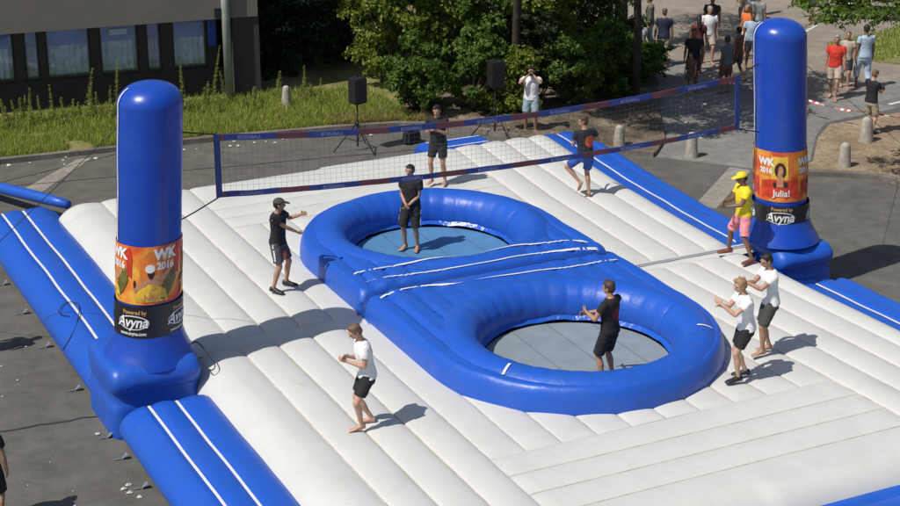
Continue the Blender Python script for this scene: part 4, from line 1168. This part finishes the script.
def V3(*a): return Vector(a)
def loft(mb, secs, n=18):
    """secs: list of (center, a_vec, b_vec) ; closed solid"""
    b = len(mb.v)
    for c, a, bb in secs:
        for k in range(n):
            t = 2 * pi * k / n; mb.v.append(tuple(c + a * math.cos(t) + bb * math.sin(t)))
    for i in range(len(secs) - 1):
        for k in range(n):
            k2 = (k + 1) % n; mb.f.append((b + i * n + k, b + i * n + k2, b + (i + 1) * n + k2, b + (i + 1) * n + k)); mb.m.append(0)
    mb.f.append(tuple(b + k for k in reversed(range(n)))); mb.m.append(0)
    mb.f.append(tuple(b + (len(secs) - 1) * n + k for k in range(n))); mb.m.append(0)
def limb(mb, pts, rs, round_=True, n=14):
    """tapered limb through points with rounded ends"""
    P = [Vector(p) for p in pts]; S = []
    t0 = (P[1] - P[0]).normalized().orthogonal().normalized()
    fr = []
    for i, p in enumerate(P):
        d = (P[min(i + 1, len(P) - 1)] - P[max(i - 1, 0)]).normalized()
        t0 = (t0 - d * t0.dot(d)).normalized(); fr.append((d, t0.copy(), d.cross(t0)))
    if round_:
        d, a, b = fr[0]
        for k in (1, 2, 3): 
            u = pi / 2 * k / 4; S.append((P[0] - d * rs[0] * math.cos(u), a * rs[0] * math.sin(u), b * rs[0] * math.sin(u)))
    for p, r, (d, a, b) in zip(P, rs, fr): S.append((p, a * r, b * r))
    if round_:
        d, a, b = fr[-1]
        for k in (3, 2, 1):
            u = pi / 2 * k / 4; S.append((P[-1] + d * rs[-1] * math.cos(u), a * rs[-1] * math.sin(u), b * rs[-1] * math.sin(u)))
    loft(mb, S, n)
def ellipsoid(mb, c, r, R=None, n=16):
    c = Vector(c); S = []
    for k in range(1, 10):
        u = pi * k / 10; z = -math.cos(u) * r[2]; s = math.sin(u)
        o, a, b = V3(0, 0, z), V3(r[0] * s, 0, 0), V3(0, r[1] * s, 0)
        if R: o, a, b = R @ o, R @ a, R @ b
        S.append((c + o, a, b))
    loft(mb, S, n)
def ik(A, T, l1, l2, pole):
    d = T - A; L = d.length; L = min(L, (l1 + l2) * .998); L = max(L, abs(l1 - l2) + .02); dn = d.normalized(); T = A + dn * L
    x = (l1 * l1 - l2 * l2 + L * L) / (2 * L); h = math.sqrt(max(0, l1 * l1 - x * x))
    pv = pole - dn * pole.dot(dn)
    if pv.length < 1e-4: pv = dn.orthogonal()
    pv.normalize(); return A + dn * x + pv * h, T
def bake(mb, name, mt, parent, vox, smooth=2, wr=0.0, seed=0, cut=None):
    me = bpy.data.meshes.new('tmp'); me.from_pydata(mb.v, [], mb.f)
    bm = bmesh.new(); bm.from_mesh(me); bmesh.ops.recalc_face_normals(bm, faces=bm.faces); bm.to_mesh(me); bm.free()
    o = bpy.data.objects.new('tmp', me); C.objects.link(o)
    r = o.modifiers.new('r', 'REMESH'); r.mode = 'VOXEL'; r.voxel_size = vox; r.use_smooth_shade = True
    if smooth:
        s = o.modifiers.new('s', 'SMOOTH'); s.factor = .5; s.iterations = smooth
    dg = bpy.context.evaluated_depsgraph_get(); dg.update()
    m2 = bpy.data.meshes.new_from_object(o.evaluated_get(dg)); m2.name = name
    bpy.data.objects.remove(o); bpy.data.meshes.remove(me)
    if wr > 0:
        n = len(m2.vertices); co = np.empty(n * 3, np.float32); m2.vertices.foreach_get('co', co); co = co.reshape(-1, 3)
        no = np.array([v.normal[:] for v in m2.vertices])
        for i in range(n):
            p = co[i]; w = noise.noise((p[0] * 7 + seed, p[1] * 7, p[2] * 11 + p[0] * 5)) + .5 * noise.noise((p[0] * 16, p[1] * 16 + seed, p[2] * 20))
            co[i] = p + no[i] * w * wr
        m2.vertices.foreach_set('co', co.ravel()); m2.update()
    m2.materials.clear(); m2.materials.append(mt)
    m2.polygons.foreach_set('use_smooth', [True] * len(m2.polygons))
    ob = bpy.data.objects.new(name, m2); C.objects.link(ob); ob.parent = parent
    return ob

def hand(mb, W, d, n, curl=.5, side=1, spread=.0):
    """W wrist, d direction, n palm normal, side=+1 thumb on +cross side"""
    d = d.normalized(); n = (n - d * n.dot(d)).normalized(); s = d.cross(n).normalized() * side
    loft(mb, [(W - d * .01, s * .026, n * .017), (W + d * .02, s * .032, n * .017), (W + d * .055, s * .042, n * .016), (W + d * .088, s * .040, n * .013), (W + d * .096, s * .030, n * .008)], 12)
    Ls = [.070, .080, .074, .058]
    for i in range(4):
        off = (1.5 - i) * .0205
        a = W + d * .085 + s * off; dd = (d + s * (1.5 - i) * (.05 + spread)).normalized()
        c1 = curl * .55; c2 = curl * 1.3
        p1 = a + (dd * math.cos(c1) + n * math.sin(c1)) * Ls[i] * .5
        p2 = p1 + (dd * math.cos(c2) + n * math.sin(c2)) * Ls[i] * .5
        limb(mb, [a, p1, p2], [.0098, .0092, .0082], True, 8)
    t0 = W + d * .025 + s * .026; t1 = t0 + (d * .6 + s * .75 + n * .25).normalized() * .045; t2 = t1 + (d * .9 + s * .25 + n * .35).normalized() * .035
    limb(mb, [t0, t1, t2], [.0135, .0115, .009], True, 8)

def person(x, y, z, face, label, h=1.8, skin='fair', hair='brown', shirt='black', shorts='black', shoes=None, cap=None,
           hands=None, feet=None, lean=(0, .02), head=(0, -.1), long_hair=False, fem=False, pole_arm=None, pole_leg=None, slen=.50, short_len=.80, hunch=0.0, detail=1,
           group='people on the inflatable court', curl=.6, shirt_mat=None, sleeve=.5, palms=None, foot_dir=None, side_stripe=None, short_patch=None, extra=None, hat_col=None, skirt=False, crouch=0.0):
    k = h / 1.8
    root = empty('person', (x, y, z), rad(face) - pi / 2, label, 'person', group)
    root.scale = (k * 1.07, k * 1.05, k)
    vox = .0068 if detail == 2 else (.009 if detail == 1 else .014)
    feet = feet or ((-.11, .02, 0), (.11, -.02, 0)); hands = hands or ((-.25, .05, .85), (.25, .05, .85))
    foot_dir = foot_dir or (V3(-.15, 1, 0), V3(.15, 1, 0))
    pole_leg = pole_leg or (V3(-.15, 1, 0), V3(.15, 1, 0)); pole_arm = pole_arm or (V3(-.6, -.7, -.6), V3(.6, -.7, -.6))
    # pelvis
    fm = (Vector(feet[0]) + Vector(feet[1])) / 2
    pc = V3(fm.x, fm.y - lean[1] * .25, 0)
    ank = [Vector(f) + V3(0, 0, .085) for f in feet]
    hz = .925; Lleg = .865
    for i, sx in enumerate((-1, 1)):       # drop the pelvis until both planted feet are within reach
        if feet[i][2] < .05:
            dxy = math.hypot(ank[i].x - (pc.x + sx * .09), ank[i].y - pc.y)
            hz = min(hz, ank[i].z + math.sqrt(max(.05, Lleg ** 2 - dxy ** 2)) - .012)
    pc.z = hz - crouch
    up = V3(lean[0], lean[1], 1).normalized(); rt = V3(1, 0, 0); rt = (rt - up * rt.dot(up)).normalized(); fw = up.cross(rt)
    def T(a, b, c):         # torso space: c is height above the hip joints
        q = max(0, c) ; return pc + rt * a + fw * (b + hunch * q * q * .8) + up * c
    sw = .165 if fem else .182
    body = MB()
    secs = [(-.085, .09, .085, 0), (-.03, .150, .108, -.005), (.03, .160, .115, -.01), (.09, .150, .108, 0), (.17, .132, .096, .005), (.26, .140, .102, .01), (.36, .160, .112, .01), (.45, .172, .110, 0), (.51, .165, .092, -.008), (.55, .125, .072, -.012), (.585, .072, .060, -.008), (.61, .055, .055, -.004)]
    fs = .93 if fem else 1
    loft(body, [(T(0, o, c), rt * a * fs, fw * b) for c, a, b, o in secs], 22)
    nb, nt_ = T(0, -.004, .57), T(0, .018, .70)
    limb(body, [nb, nt_], [.056, .052])
    yaw, pit = head
    Rh = Matrix((rt, fw, up)).transposed() @ Matrix.Rotation(yaw, 3, 'Z') @ Matrix.Rotation(pit, 3, 'X')
    hc = T(0, .022, .665)      # base of skull
    def Hd(a, b, c): return hc + Rh @ V3(a, b, c)
    ellipsoid(body, Hd(0, -.005, .105), (.074, .094, .098), Rh)
    ellipsoid(body, Hd(0, .028, .055), (.058, .066, .080), Rh)
    ellipsoid(body, Hd(0, .050, .012), (.036, .036, .030), Rh)
    if detail:
        limb(body, [Hd(0, .088, .100), Hd(0, .104, .066)], [.010, .0155])
        for s in (-1, 1): ellipsoid(body, Hd(s * .076, -.004, .075), (.010, .020, .032), Rh, 10); ellipsoid(body, Hd(s * .030, .078, .118), (.022, .014, .009), Rh, 10)
    elb = []; wr = []
    for i, s in enumerate((-1, 1)):
        S = T(s * sw, -.005, .515); Tg = Vector(hands[i])
        E, W = ik(S, Tg, .285, .255, pole_arm[i]); elb.append((S, E)); wr.append((E, W))
        limb(body, [T(s * (sw - .06), -.005, .515), S, S.lerp(E, .35), S.lerp(E, .75), E], [.055, .057, .050, .042, .037])
        limb(body, [E, E.lerp(W, .25), E.lerp(W, .65), W], [.038, .041, .033, .026])
        d = (W - E).normalized()
        pn = palms[i] if palms else V3(-s, 0, 0)
        cr = d.cross((pn - d * pn.dot(d)).normalized())
        upv = V3(0, .3, 1)
        hand(body, W, d + (V3(0, 0, 0)), pn, curl, 1 if cr.dot(upv) > 0 else -1, .04)
    knees = []
    for i, s in enumerate((-1, 1)):
        Hp = pc + rt * s * .088 + V3(0, 0, -.01)
        K, A = ik(Hp, ank[i], .435, .430, pole_leg[i]); knees.append((Hp, K, A))
        limb(body, [Hp + up * .02, Hp.lerp(K, .25), Hp.lerp(K, .6), K], [.088, .083, .068, .053])
        back = (-pole_leg[i]).normalized()
        limb(body, [K, K.lerp(A, .18) + back * .008, K.lerp(A, .36) + back * .014, K.lerp(A, .7), A], [.052, .052, .055, .038, .034])
        fd = foot_dir[i].normalized(); si = fd.cross(V3(0, 0, 1)).normalized(); fu = si.cross(fd)
        loft(body, [(A - fd * .055 - fu * .045, si * .024, fu * .026), (A - fd * .045 - fu * .035, si * .033, fu * .045), (A + fd * .01 - fu * .03, si * .034, fu * .052), (A + fd * .07 - fu * .048, si * .038, fu * .034), (A + fd * .13 - fu * .060, si * .045, fu * .022), (A + fd * .18 - fu * .066, si * .040, fu * .015), (A + fd * .20 - fu * .068, si * .024, fu * .010)], 14)
        if detail and not shoes:
            for q in range(5):
                o_ = (q - 2) * .0155 * s * -1
                limb(body, [A + fd * .175 + si * o_ - fu * .070, A + fd * (.212 - .009 * q if True else 0) + si * o_ * 1.05 - fu * .074], [.010 - .0006 * q, .0085 - .0004 * q], True, 8)
        if shoes:
            sh = MB()
            loft(sh, [(A - fd * .075 - fu * .045, si * .026, fu * .036), (A - fd * .06 - fu * .030, si * .041, fu * .052), (A + fd * .01 - fu * .028, si * .043, fu * .058), (A + fd * .08 - fu * .048, si * .046, fu * .042), (A + fd * .15 - fu * .057, si * .051, fu * .032), (A + fd * .20 - fu * .064, si * .045, fu * .025), (A + fd * .225 - fu * .068, si * .026, fu * .017)], 16)
            bake(sh, 'shoe', M[shoes], root, .012, 1)
    bake(body, 'body', SKIN[skin], root, vox, 2 if detail < 2 else 1)
    seed = (x * 3.1 + y * 1.7) % 17
    # shirt
    if shirt:
        st = MB()
        hem = -.02
        secs = [(hem, .192, .142, -.005), (hem + .06, .186, .138, -.005), (.12, .172, .128, 0), (.22, .166, .122, .006), (.32, .176, .128, .01), (.42, .192, .130, .004), (.49, .196, .118, -.004), (.53, .188, .106, -.010), (.562, .142, .092, -.012), (.590, .084, .074, -.008)]
        loft(st, [(T(0, o, c), rt * a * fs, fw * b) for c, a, b, o in secs], 24)
        for i, s in enumerate((-1, 1)):
            S, E = elb[i]; En = S.lerp(E, sleeve * 1.45 if sleeve > .6 else sleeve)
            dS = (En - S)
            limb_r = .078
            mb2 = [T(s * (sw - .07), -.005, .50), S + up * .002, S.lerp(En, .5), En]
            S0 = []
            P = mb2; rr = [.066, .073, .070, .068]
            t0 = (P[1] - P[0]).normalized().orthogonal().normalized()
            for q, p in enumerate(P):
                d = (P[min(q + 1, 3)] - P[max(q - 1, 0)]).normalized(); t0 = (t0 - d * t0.dot(d)).normalized(); S0.append((p, t0 * rr[q], d.cross(t0) * rr[q]))
            loft(st, S0, 16)
        bake(st, 'shirt', shirt_mat or CL[shirt], root, vox * 1.15, 1, .0075 if detail else .004, seed)
    # shorts
    sh = MB()
    loft(sh, [(T(0, -.005, .06), rt * .150 * fs, fw * .110), (T(0, -.005, .02), rt * .160, fw * .118), (T(0, 0, -.03), rt * .174, fw * .128), (T(0, 0, -.10), rt * .165, fw * .118), (T(0, 0, -.15), rt * .10, fw * .09)], 22)
    if skirt:
        loft(sh, [(T(0, 0, .05), rt * .17, fw * .13), (T(0, 0, -.15), rt * .21, fw * .17), (T(0, 0, -.38), rt * .24, fw * .20)], 22)
    else:
        for Hp, K, A in knees:
            E = Hp.lerp(K, short_len) if short_len <= 1 else K.lerp(A, short_len - 1)
            P = [Hp + V3(0, 0, .03), Hp.lerp(K, .3)] + ([K] if short_len > 1 else []) + [E]; rr = [.100, .102] + ([.090] if short_len > 1 else []) + [.092 if short_len <= 1 else .078]
            t0 = (P[1] - P[0]).normalized().orthogonal().normalized(); S0 = []
            for q, p in enumerate(P):
                d = (P[min(q + 1, len(P) - 1)] - P[max(q - 1, 0)]).normalized(); t0 = (t0 - d * t0.dot(d)).normalized(); S0.append((p, t0 * rr[q], d.cross(t0) * rr[q]))
            loft(sh, S0, 16)
    so = bake(sh, 'shorts' if not skirt else 'skirt', CL[shorts], root, vox * 1.15, 1, .008 if detail else .004, seed + 3)
    if side_stripe is not None:
        for i in side_stripe:
            Hp, K, A = knees[i]; s = (-1, 1)[i]; m_ = MB(); E = Hp.lerp(K, short_len); 
            for a in range(6):
                c = (Hp + V3(0, 0, .03)).lerp(E, .1 + .16 * a) + rt * s * .106; m_.box(c, (.008, .035, .075))
            bake(m_, 'side_stripe', CL['white'], so, .012, 1)
    if short_patch:
        m_ = MB(); Hp, K, A = knees[0]; Hp2, K2, A2 = knees[1]
        ellipsoid(m_, (Hp.lerp(K, .55) + Hp2.lerp(K2, .55)) / 2 + fw * .045, (.085, .05, .10)); bake(m_, 'patch', CL[short_patch], so, .012, 1)
    # hair / cap
    hm = MB()
    if hair:
        ellipsoid(hm, Hd(0, -.020, .135 - (.03 if cap else 0)), (.081, .094, .082 if not cap else .065), Rh); ellipsoid(hm, Hd(0, -.042, .085), (.078, .068, .085), Rh)
        if detail and not cap:
            ellipsoid(hm, Hd(.015, .045, .185), (.055, .040, .026), Rh)
            for s in (-1, 1): ellipsoid(hm, Hd(s * .072, .012, .105), (.012, .022, .035), Rh, 10)
        if long_hair:
            limb(hm, [Hd(0, -.07, .10), Hd(0, -.10, -.02), T(0, -.13, .50)], [.075, .07, .045])
        bake(hm, 'hair', HAIRM[hair], root, .0095 if detail else .014, 1, .006, seed)
    if cap:
        cm = MB(); S0 = []
        for q in range(8):
            u = pi / 2 * q / 7.6; S0.append((Hd(0, -.008, .118 + .098 * math.sin(u)), Rh @ V3(.092 * math.cos(u), 0, 0), Rh @ V3(0, .108 * math.cos(u), 0)))
        loft(cm, S0, 20)
        loft(cm, [(Hd(0, .06, .128), Rh @ V3(.080, 0, 0), Rh @ V3(0, 0, .007)), (Hd(0, .13, .128), Rh @ V3(.074, 0, 0), Rh @ V3(0, 0, .007)), (Hd(0, .178, .118), Rh @ V3(.050, 0, 0), Rh @ V3(0, 0, .006)), (Hd(0, .19, .115), Rh @ V3(.02, 0, 0), Rh @ V3(0, 0, .005))], 16)
        bake(cm, 'cap', CL[cap], root, .0085, 1)
    if detail:
        for s in (-1, 1):
            e = MB(); ellipsoid(e, Hd(s * .030, .083, .100), (.012, .008, .007), Rh, 10); e.build('eye', M['eye'], root, True)
        e = MB(); ellipsoid(e, Hd(0, .089, .036), (.020, .007, .006), Rh, 10); e.build('mouth', M['lip'], root, True)
    root['_w'] = 0; del root['_w']
    return root, dict(T=T, Hd=Hd, Rh=Rh, wr=wr, rt=rt, fw=fw, up=up, elb=elb, k=k)

clapL = ((-.06, .36, 1.22), (.06, .34, 1.25))
black_logo = print_mat((.013, .014, .022), (.62, .10, .03), .0, 1.26, .125, False)
dark_red_logo = print_mat((.012, .012, .014), (.16, .02, .015), .02, 1.25, .11, False)
D0 = .96
person(-3.56, 1.98, D0, -48, 'person in black shirt and dark cap with hands spread, beside left side of far ring', 1.80, 'tan', 'black', 'black', 'darkgrey', 'shoe_black', 'olive',
       hands=((-.42, .26, 1.36), (-.20, .34, 1.08)), feet=((-.20, .04, 0), (.18, -.02, 0)), lean=(0, .04), head=(.45, -.05), side_stripe=(1,), short_patch='orange', detail=2, palms=(V3(1, 0, 0), V3(-1, 0, .3)), pole_arm=(V3(-.7, -.3, -.7), V3(.7, -.5, -.5)))
person(-4.45, -4.02, D0 - .01, 172, 'person in white shirt and black shorts stepping barefoot on the near court, clapping, nearest camera', 1.82, 'fair', 'lightbrown', 'white', 'black',
       hands=((-.04, .25, 1.16), (.05, .23, 1.20)), feet=((-.06, .06, 0), (.12, -.14, 0)), crouch=.055, lean=(0, .07), head=(.05, -.45), hunch=.16, detail=2, palms=(V3(1, 0, .3), V3(-1, 0, -.3)), pole_leg=(V3(-.5, 1, 0), V3(.2, 1, 0)), short_len=.72,
       foot_dir=(V3(-.1, 1, 0), V3(.35, 1, -.0)), pole_arm=(V3(-.5, -.8, -.7), V3(.5, -.8, -.7)))
person(4.38, 4.12, D0, 85, 'person in dark shirt with orange back print lifting one leg, on the far court', 1.78, 'tan', 'brown', 'black', 'blue',
       hands=((-.15, .30, 1.25), (.18, .30, 1.2)), feet=((-.14, .05, .22), (.04, .0, 0)), lean=(-.05, .05), head=(1.1, -.1), detail=1, shirt_mat=black_logo, pole_leg=(V3(-.9, .9, 0), V3(.0, 1, 0)), foot_dir=(V3(-.1, .5, -.8), V3(0, 1, 0)), short_len=.8)
person(5.10, -.50, D0, 172, 'person in yellow shirt, yellow cap and pink shorts beside the right pillar', 1.80, 'brown', 'black', 'yellow', 'pink', 'shoe_brown', 'yellow',
       hands=((-.05, .34, 1.12), (.06, .33, 1.18)), feet=((-.30, -.10, 0), (.30, .06, 0)), lean=(.0, .08), head=(-.1, -.12), detail=2, palms=(V3(1, 0, .2), V3(-1, 0, -.2)), short_len=.9)
person(1.9, 6.35, D0, 225, 'person in black shirt with hands held at chest, standing on far court behind the ring', 1.80, 'tan', 'black', 'black', 'black',
       hands=((-.04, .22, 1.26), (.10, .22, 1.28)), feet=((-.13, .0, 0), (.13, .08, 0)), lean=(.02, .04), head=(.1, -.2), detail=1, short_len=.72)
person(-.12, 3.42, .73, 222, 'barefoot person in black with white striped shorts standing on the light blue trampoline bed', 1.80, 'tan', 'black', 'black', 'black',
       hands=((-.03, .24, 1.00), (.05, .24, 1.02)), feet=((-.12, .05, 0), (.12, .08, 0)), lean=(0, .02), head=(-.05, -.1), detail=2, side_stripe=(0, 1), short_len=.98, palms=(V3(1, 0, .3), V3(-1, 0, -.3)))
person(.08, -3.86, .72, 116, 'person in black seen from behind on the grey trampoline bed, hands raised to left', 1.82, 'tan', 'brown', 'black', 'black',
       hands=((-.16, .34, 1.22), (-.06, .36, 1.18)), feet=((-.13, .02, 0), (.13, 0, 0)), lean=(0, .02), head=(.15, -.1), detail=2, shirt_mat=dark_red_logo, short_len=.92, palms=(V3(1, 0, .3), V3(-1, 0, -.3)))
person(1.86, -5.15, D0, 166, 'fair haired person in white shirt and black shoes clapping beside the near ring', 1.82, 'fair', 'blond', 'white', 'black', 'shoe_black',
       hands=((-.05, .42, 1.36), (.06, .40, 1.30)), feet=((-.10, .10, 0), (.10, -.10, 0)), crouch=.02, lean=(0, .09), head=(.05, -.2), hunch=.1, detail=2, palms=(V3(1, 0, .3), V3(-1, 0, -.3)), short_len=.74)
person(2.86, -4.46, D0, 166, 'dark haired barefoot person in white shirt and olive shorts, behind the fair haired person', 1.82, 'tan', 'black', 'white', 'olive',
       hands=((-.05, .44, 1.33), (.06, .42, 1.28)), feet=((-.08, .10, 0), (.08, -.08, 0)), lean=(0, .10), head=(.1, -.25), detail=2, palms=(V3(1, 0, .3), V3(-1, 0, -.3)), short_len=.9)
ph, phd = person(7.1, 11.55, .02, 236, 'photographer in white shirt and pale denim shorts holding a camera to the face', 1.80, 'tan', 'black', 'white', 'denim', None,
       hands=((-.07, .20, 1.60), (.08, .20, 1.58)), feet=((-.12, .02, 0), (.12, -.02, 0)), head=(0, -.1), detail=1, group=None, pole_arm=(V3(-.8, .3, -.8), V3(.8, .3, -.8)))
cmr = empty('camera', Vector((7.1, 11.55, .02)) + Matrix.Rotation(rad(236) - pi / 2, 3, 'Z') @ V3(0, .17, 1.64), rad(236) - pi / 2, 'small black camera held up by the photographer in white shirt', 'camera')
m_ = MB(); m_.box((0, 0, 0), (.14, .06, .09)); m_.box((0, 0, .055), (.05, .05, .03)); m_.build('camera_body', M['black'], cmr)
m_ = MB(); m_.tube([(0, .02, 0), (0, .11, 0)], [.034, .036], 14); m_.build('lens', M['black'], cmr, True)
G = 'crowd on the road behind'
Z = .02
def crowd(px, py, face, lab, h=1.76, **kw):
    kw.setdefault('detail', 0); kw.setdefault('group', G)
    return person(px, py, kw.pop('z', Z), face, lab, h, **kw)
walk = ((-.08, .20, 0), (.08, -.20, 0))
# near the street tree
crowd(14.6, 17.6, 150, 'man in dark jacket walking just right of the tree trunk', skin='tan', hair='brown', shirt='camo', shorts='grey', short_len=1.8, feet=walk, sleeve=.9)
crowd(13.0, 12.95, 200, 'child crouching low at the edge of the shrubs', 1.2, skin='tan', hair='brown', shirt='brown', shorts='camo')
# group in the tree shade
crowd(13.35, 13.35, 235, 'man in black shirt standing in tree shade, leftmost of the shaded group', skin='brown', hair='black', shirt='black', shorts='maroon', feet=walk)
crowd(14.55, 14.9, 60, 'woman in dark red top and dark hat walking away', 1.7, skin='brown', hair='black', shirt='maroon', shorts='denim', fem=True, feet=walk, hat_col='black', long_hair=True)
crowd(15.4, 15.6, 250, 'man in white shirt and beige shorts at the top, left of the pillar', skin='tan', hair='grey', shirt='white', shorts='beige', feet=walk)
crowd(13.9, 12.5, 100, 'person in dull teal top in the tree shade beside man in black', 1.66, skin='brown', hair='brown', shirt='teal', shorts='brown', fem=True)
crowd(15.0, 13.5, 120, 'dark clothed person with a bag in the middle of the shaded group', 1.6, skin='brown', hair='black', shirt='brown', shorts='camo', feet=walk)
crowd(16.1, 14.4, 245, 'person in pale blue shirt standing left of the right pillar top', skin='brown', hair='black', shirt='ltblue', shorts='darkgrey', feet=walk)
crowd(15.0, 12.35, 75, 'black haired person in white top seen from behind, close to the right pillar', 1.72, skin='tan', hair='black', shirt='white', shorts='navy', fem=True, long_hair=True)
crowd(15.65, 12.9, 200, 'person in dark brown shirt half hidden behind the right pillar', 1.74, skin='brown', hair='black', shirt='brown', shorts='black')
crowd(19.6, 19.7, 240, 'woman in beige skirt near the top edge, left of two walkers', 1.7, skin='tan', hair='brown', shirt='beige', shorts='beige', fem=True, skirt=True, feet=walk)
crowd(18.3, 17.6, 210, 'person in grey patterned top and white shorts walking at the top edge', 1.7, skin='tan', hair='brown', shirt='grey', shorts='white', fem=True, feet=walk)
crowd(17.9, 16.6, 30, 'person in black shorts walking beside the person with grey patterned top', 1.72, skin='tan', hair='black', shirt='grey', shorts='black', feet=walk)
crowd(20.5, 20.2, 100, 'person in red shorts just above the top of the right pillar', 1.7, skin='tan', hair='brown', shirt='ltblue', shorts='red', feet=walk)
crowd(14.0, 15.9, 60, 'person in navy shirt and khaki shorts behind the man in black shirt', skin='tan', hair='lightbrown', shirt='navy', shorts='khaki', feet=walk)
crowd(16.8, 15.6, 190, 'woman in orange top and white shorts walking towards the pillar', 1.66, skin='tan', hair='blond', shirt='orange', shorts='white', fem=True, feet=walk, long_hair=True)
crowd(14.75, 12.0, 160, 'person in olive shirt crouched low in the shade right of the net', 1.25, skin='brown', hair='black', shirt='olive', shorts='denim')
crowd(16.4, 16.9, 230, 'person in black top and red shorts at the top edge left of the pillar', 1.72, skin='brown', hair='black', shirt='black', shorts='red', feet=walk)
crowd(21.6, 18.6, 200, 'walker in white shirt far up the road right of the pillar top', 1.74, skin='tan', hair='brown', shirt='white', shorts='navy', feet=walk)
# right of the pillar
crowd(16.3, 10.75, 225, 'heavy man in red shirt walking right of the pillar', 1.82, skin='tan', hair='grey', shirt='red', shorts='beige', feet=walk, detail=1)
crowd(17.3, 11.5, 230, 'woman in beige top and black shorts between red shirt and pale blue shirt', 1.66, skin='tan', hair='lightbrown', shirt='beige', shorts='black', fem=True, feet=walk)
hb_ = empty('handbag', (16.95, 11.15, .62), .3, 'pale handbag carried beside the man in red shirt', 'handbag')
m_ = MB(); m_.box((0, 0, .13), (.28, .10, .24), taper=.8); m_.build('bag_body', CL['beige'], hb_); m_ = MB(); m_.tube([(-.09, 0, .25), (-.06, 0, .38), (.06, 0, .38), (.09, 0, .25)], .01, 5); m_.build('strap', CL['beige'], hb_)
crowd(17.7, 11.2, 80, 'man in pale blue and white shirt standing behind the boy with phone', 1.86, skin='brown', hair='black', shirt='ltblue', shorts='ltblue', short_len=1.5, feet=walk)
crowd(14.95, 7.55, 10, 'boy in black shirt and khaki shorts looking at a phone on the dry dirt', 1.68, z=.05, skin='fair', hair='lightbrown', shirt='black', shorts='khaki', detail=1, hands=((-.05, .34, 1.18), (.06, .34, 1.16)), head=(0, -.4), shoes='shoe_black', short_len=.9)
ph2 = empty('phone', Vector((14.95, 7.55, .05)) + Matrix.Rotation(rad(10) - pi / 2, 3, 'Z') @ V3(0, .41, 1.10), rad(10) - pi / 2, 'dark phone held by the boy in black shirt', 'phone')
m_ = MB(); m_.box((0, 0, 0), (.075, .012, .15), Matrix.Rotation(-.6, 3, 'X')); m_.build('phone_case', M['black'], ph2)
# left edge
person(-10.0, -2.75, 0, 60, 'person in black clothing standing at the lower left edge of the picture', 1.78, 'tan', 'black', 'black', 'black', 'shoe_black', group=None, detail=1, short_len=.95)
person(-8.95, 3.72, 0, 20, 'person standing beyond the left edge whose shadow falls toward the blue apron', 1.78, 'tan', 'black', 'white', 'black', 'shoe_black', group=None, detail=0)
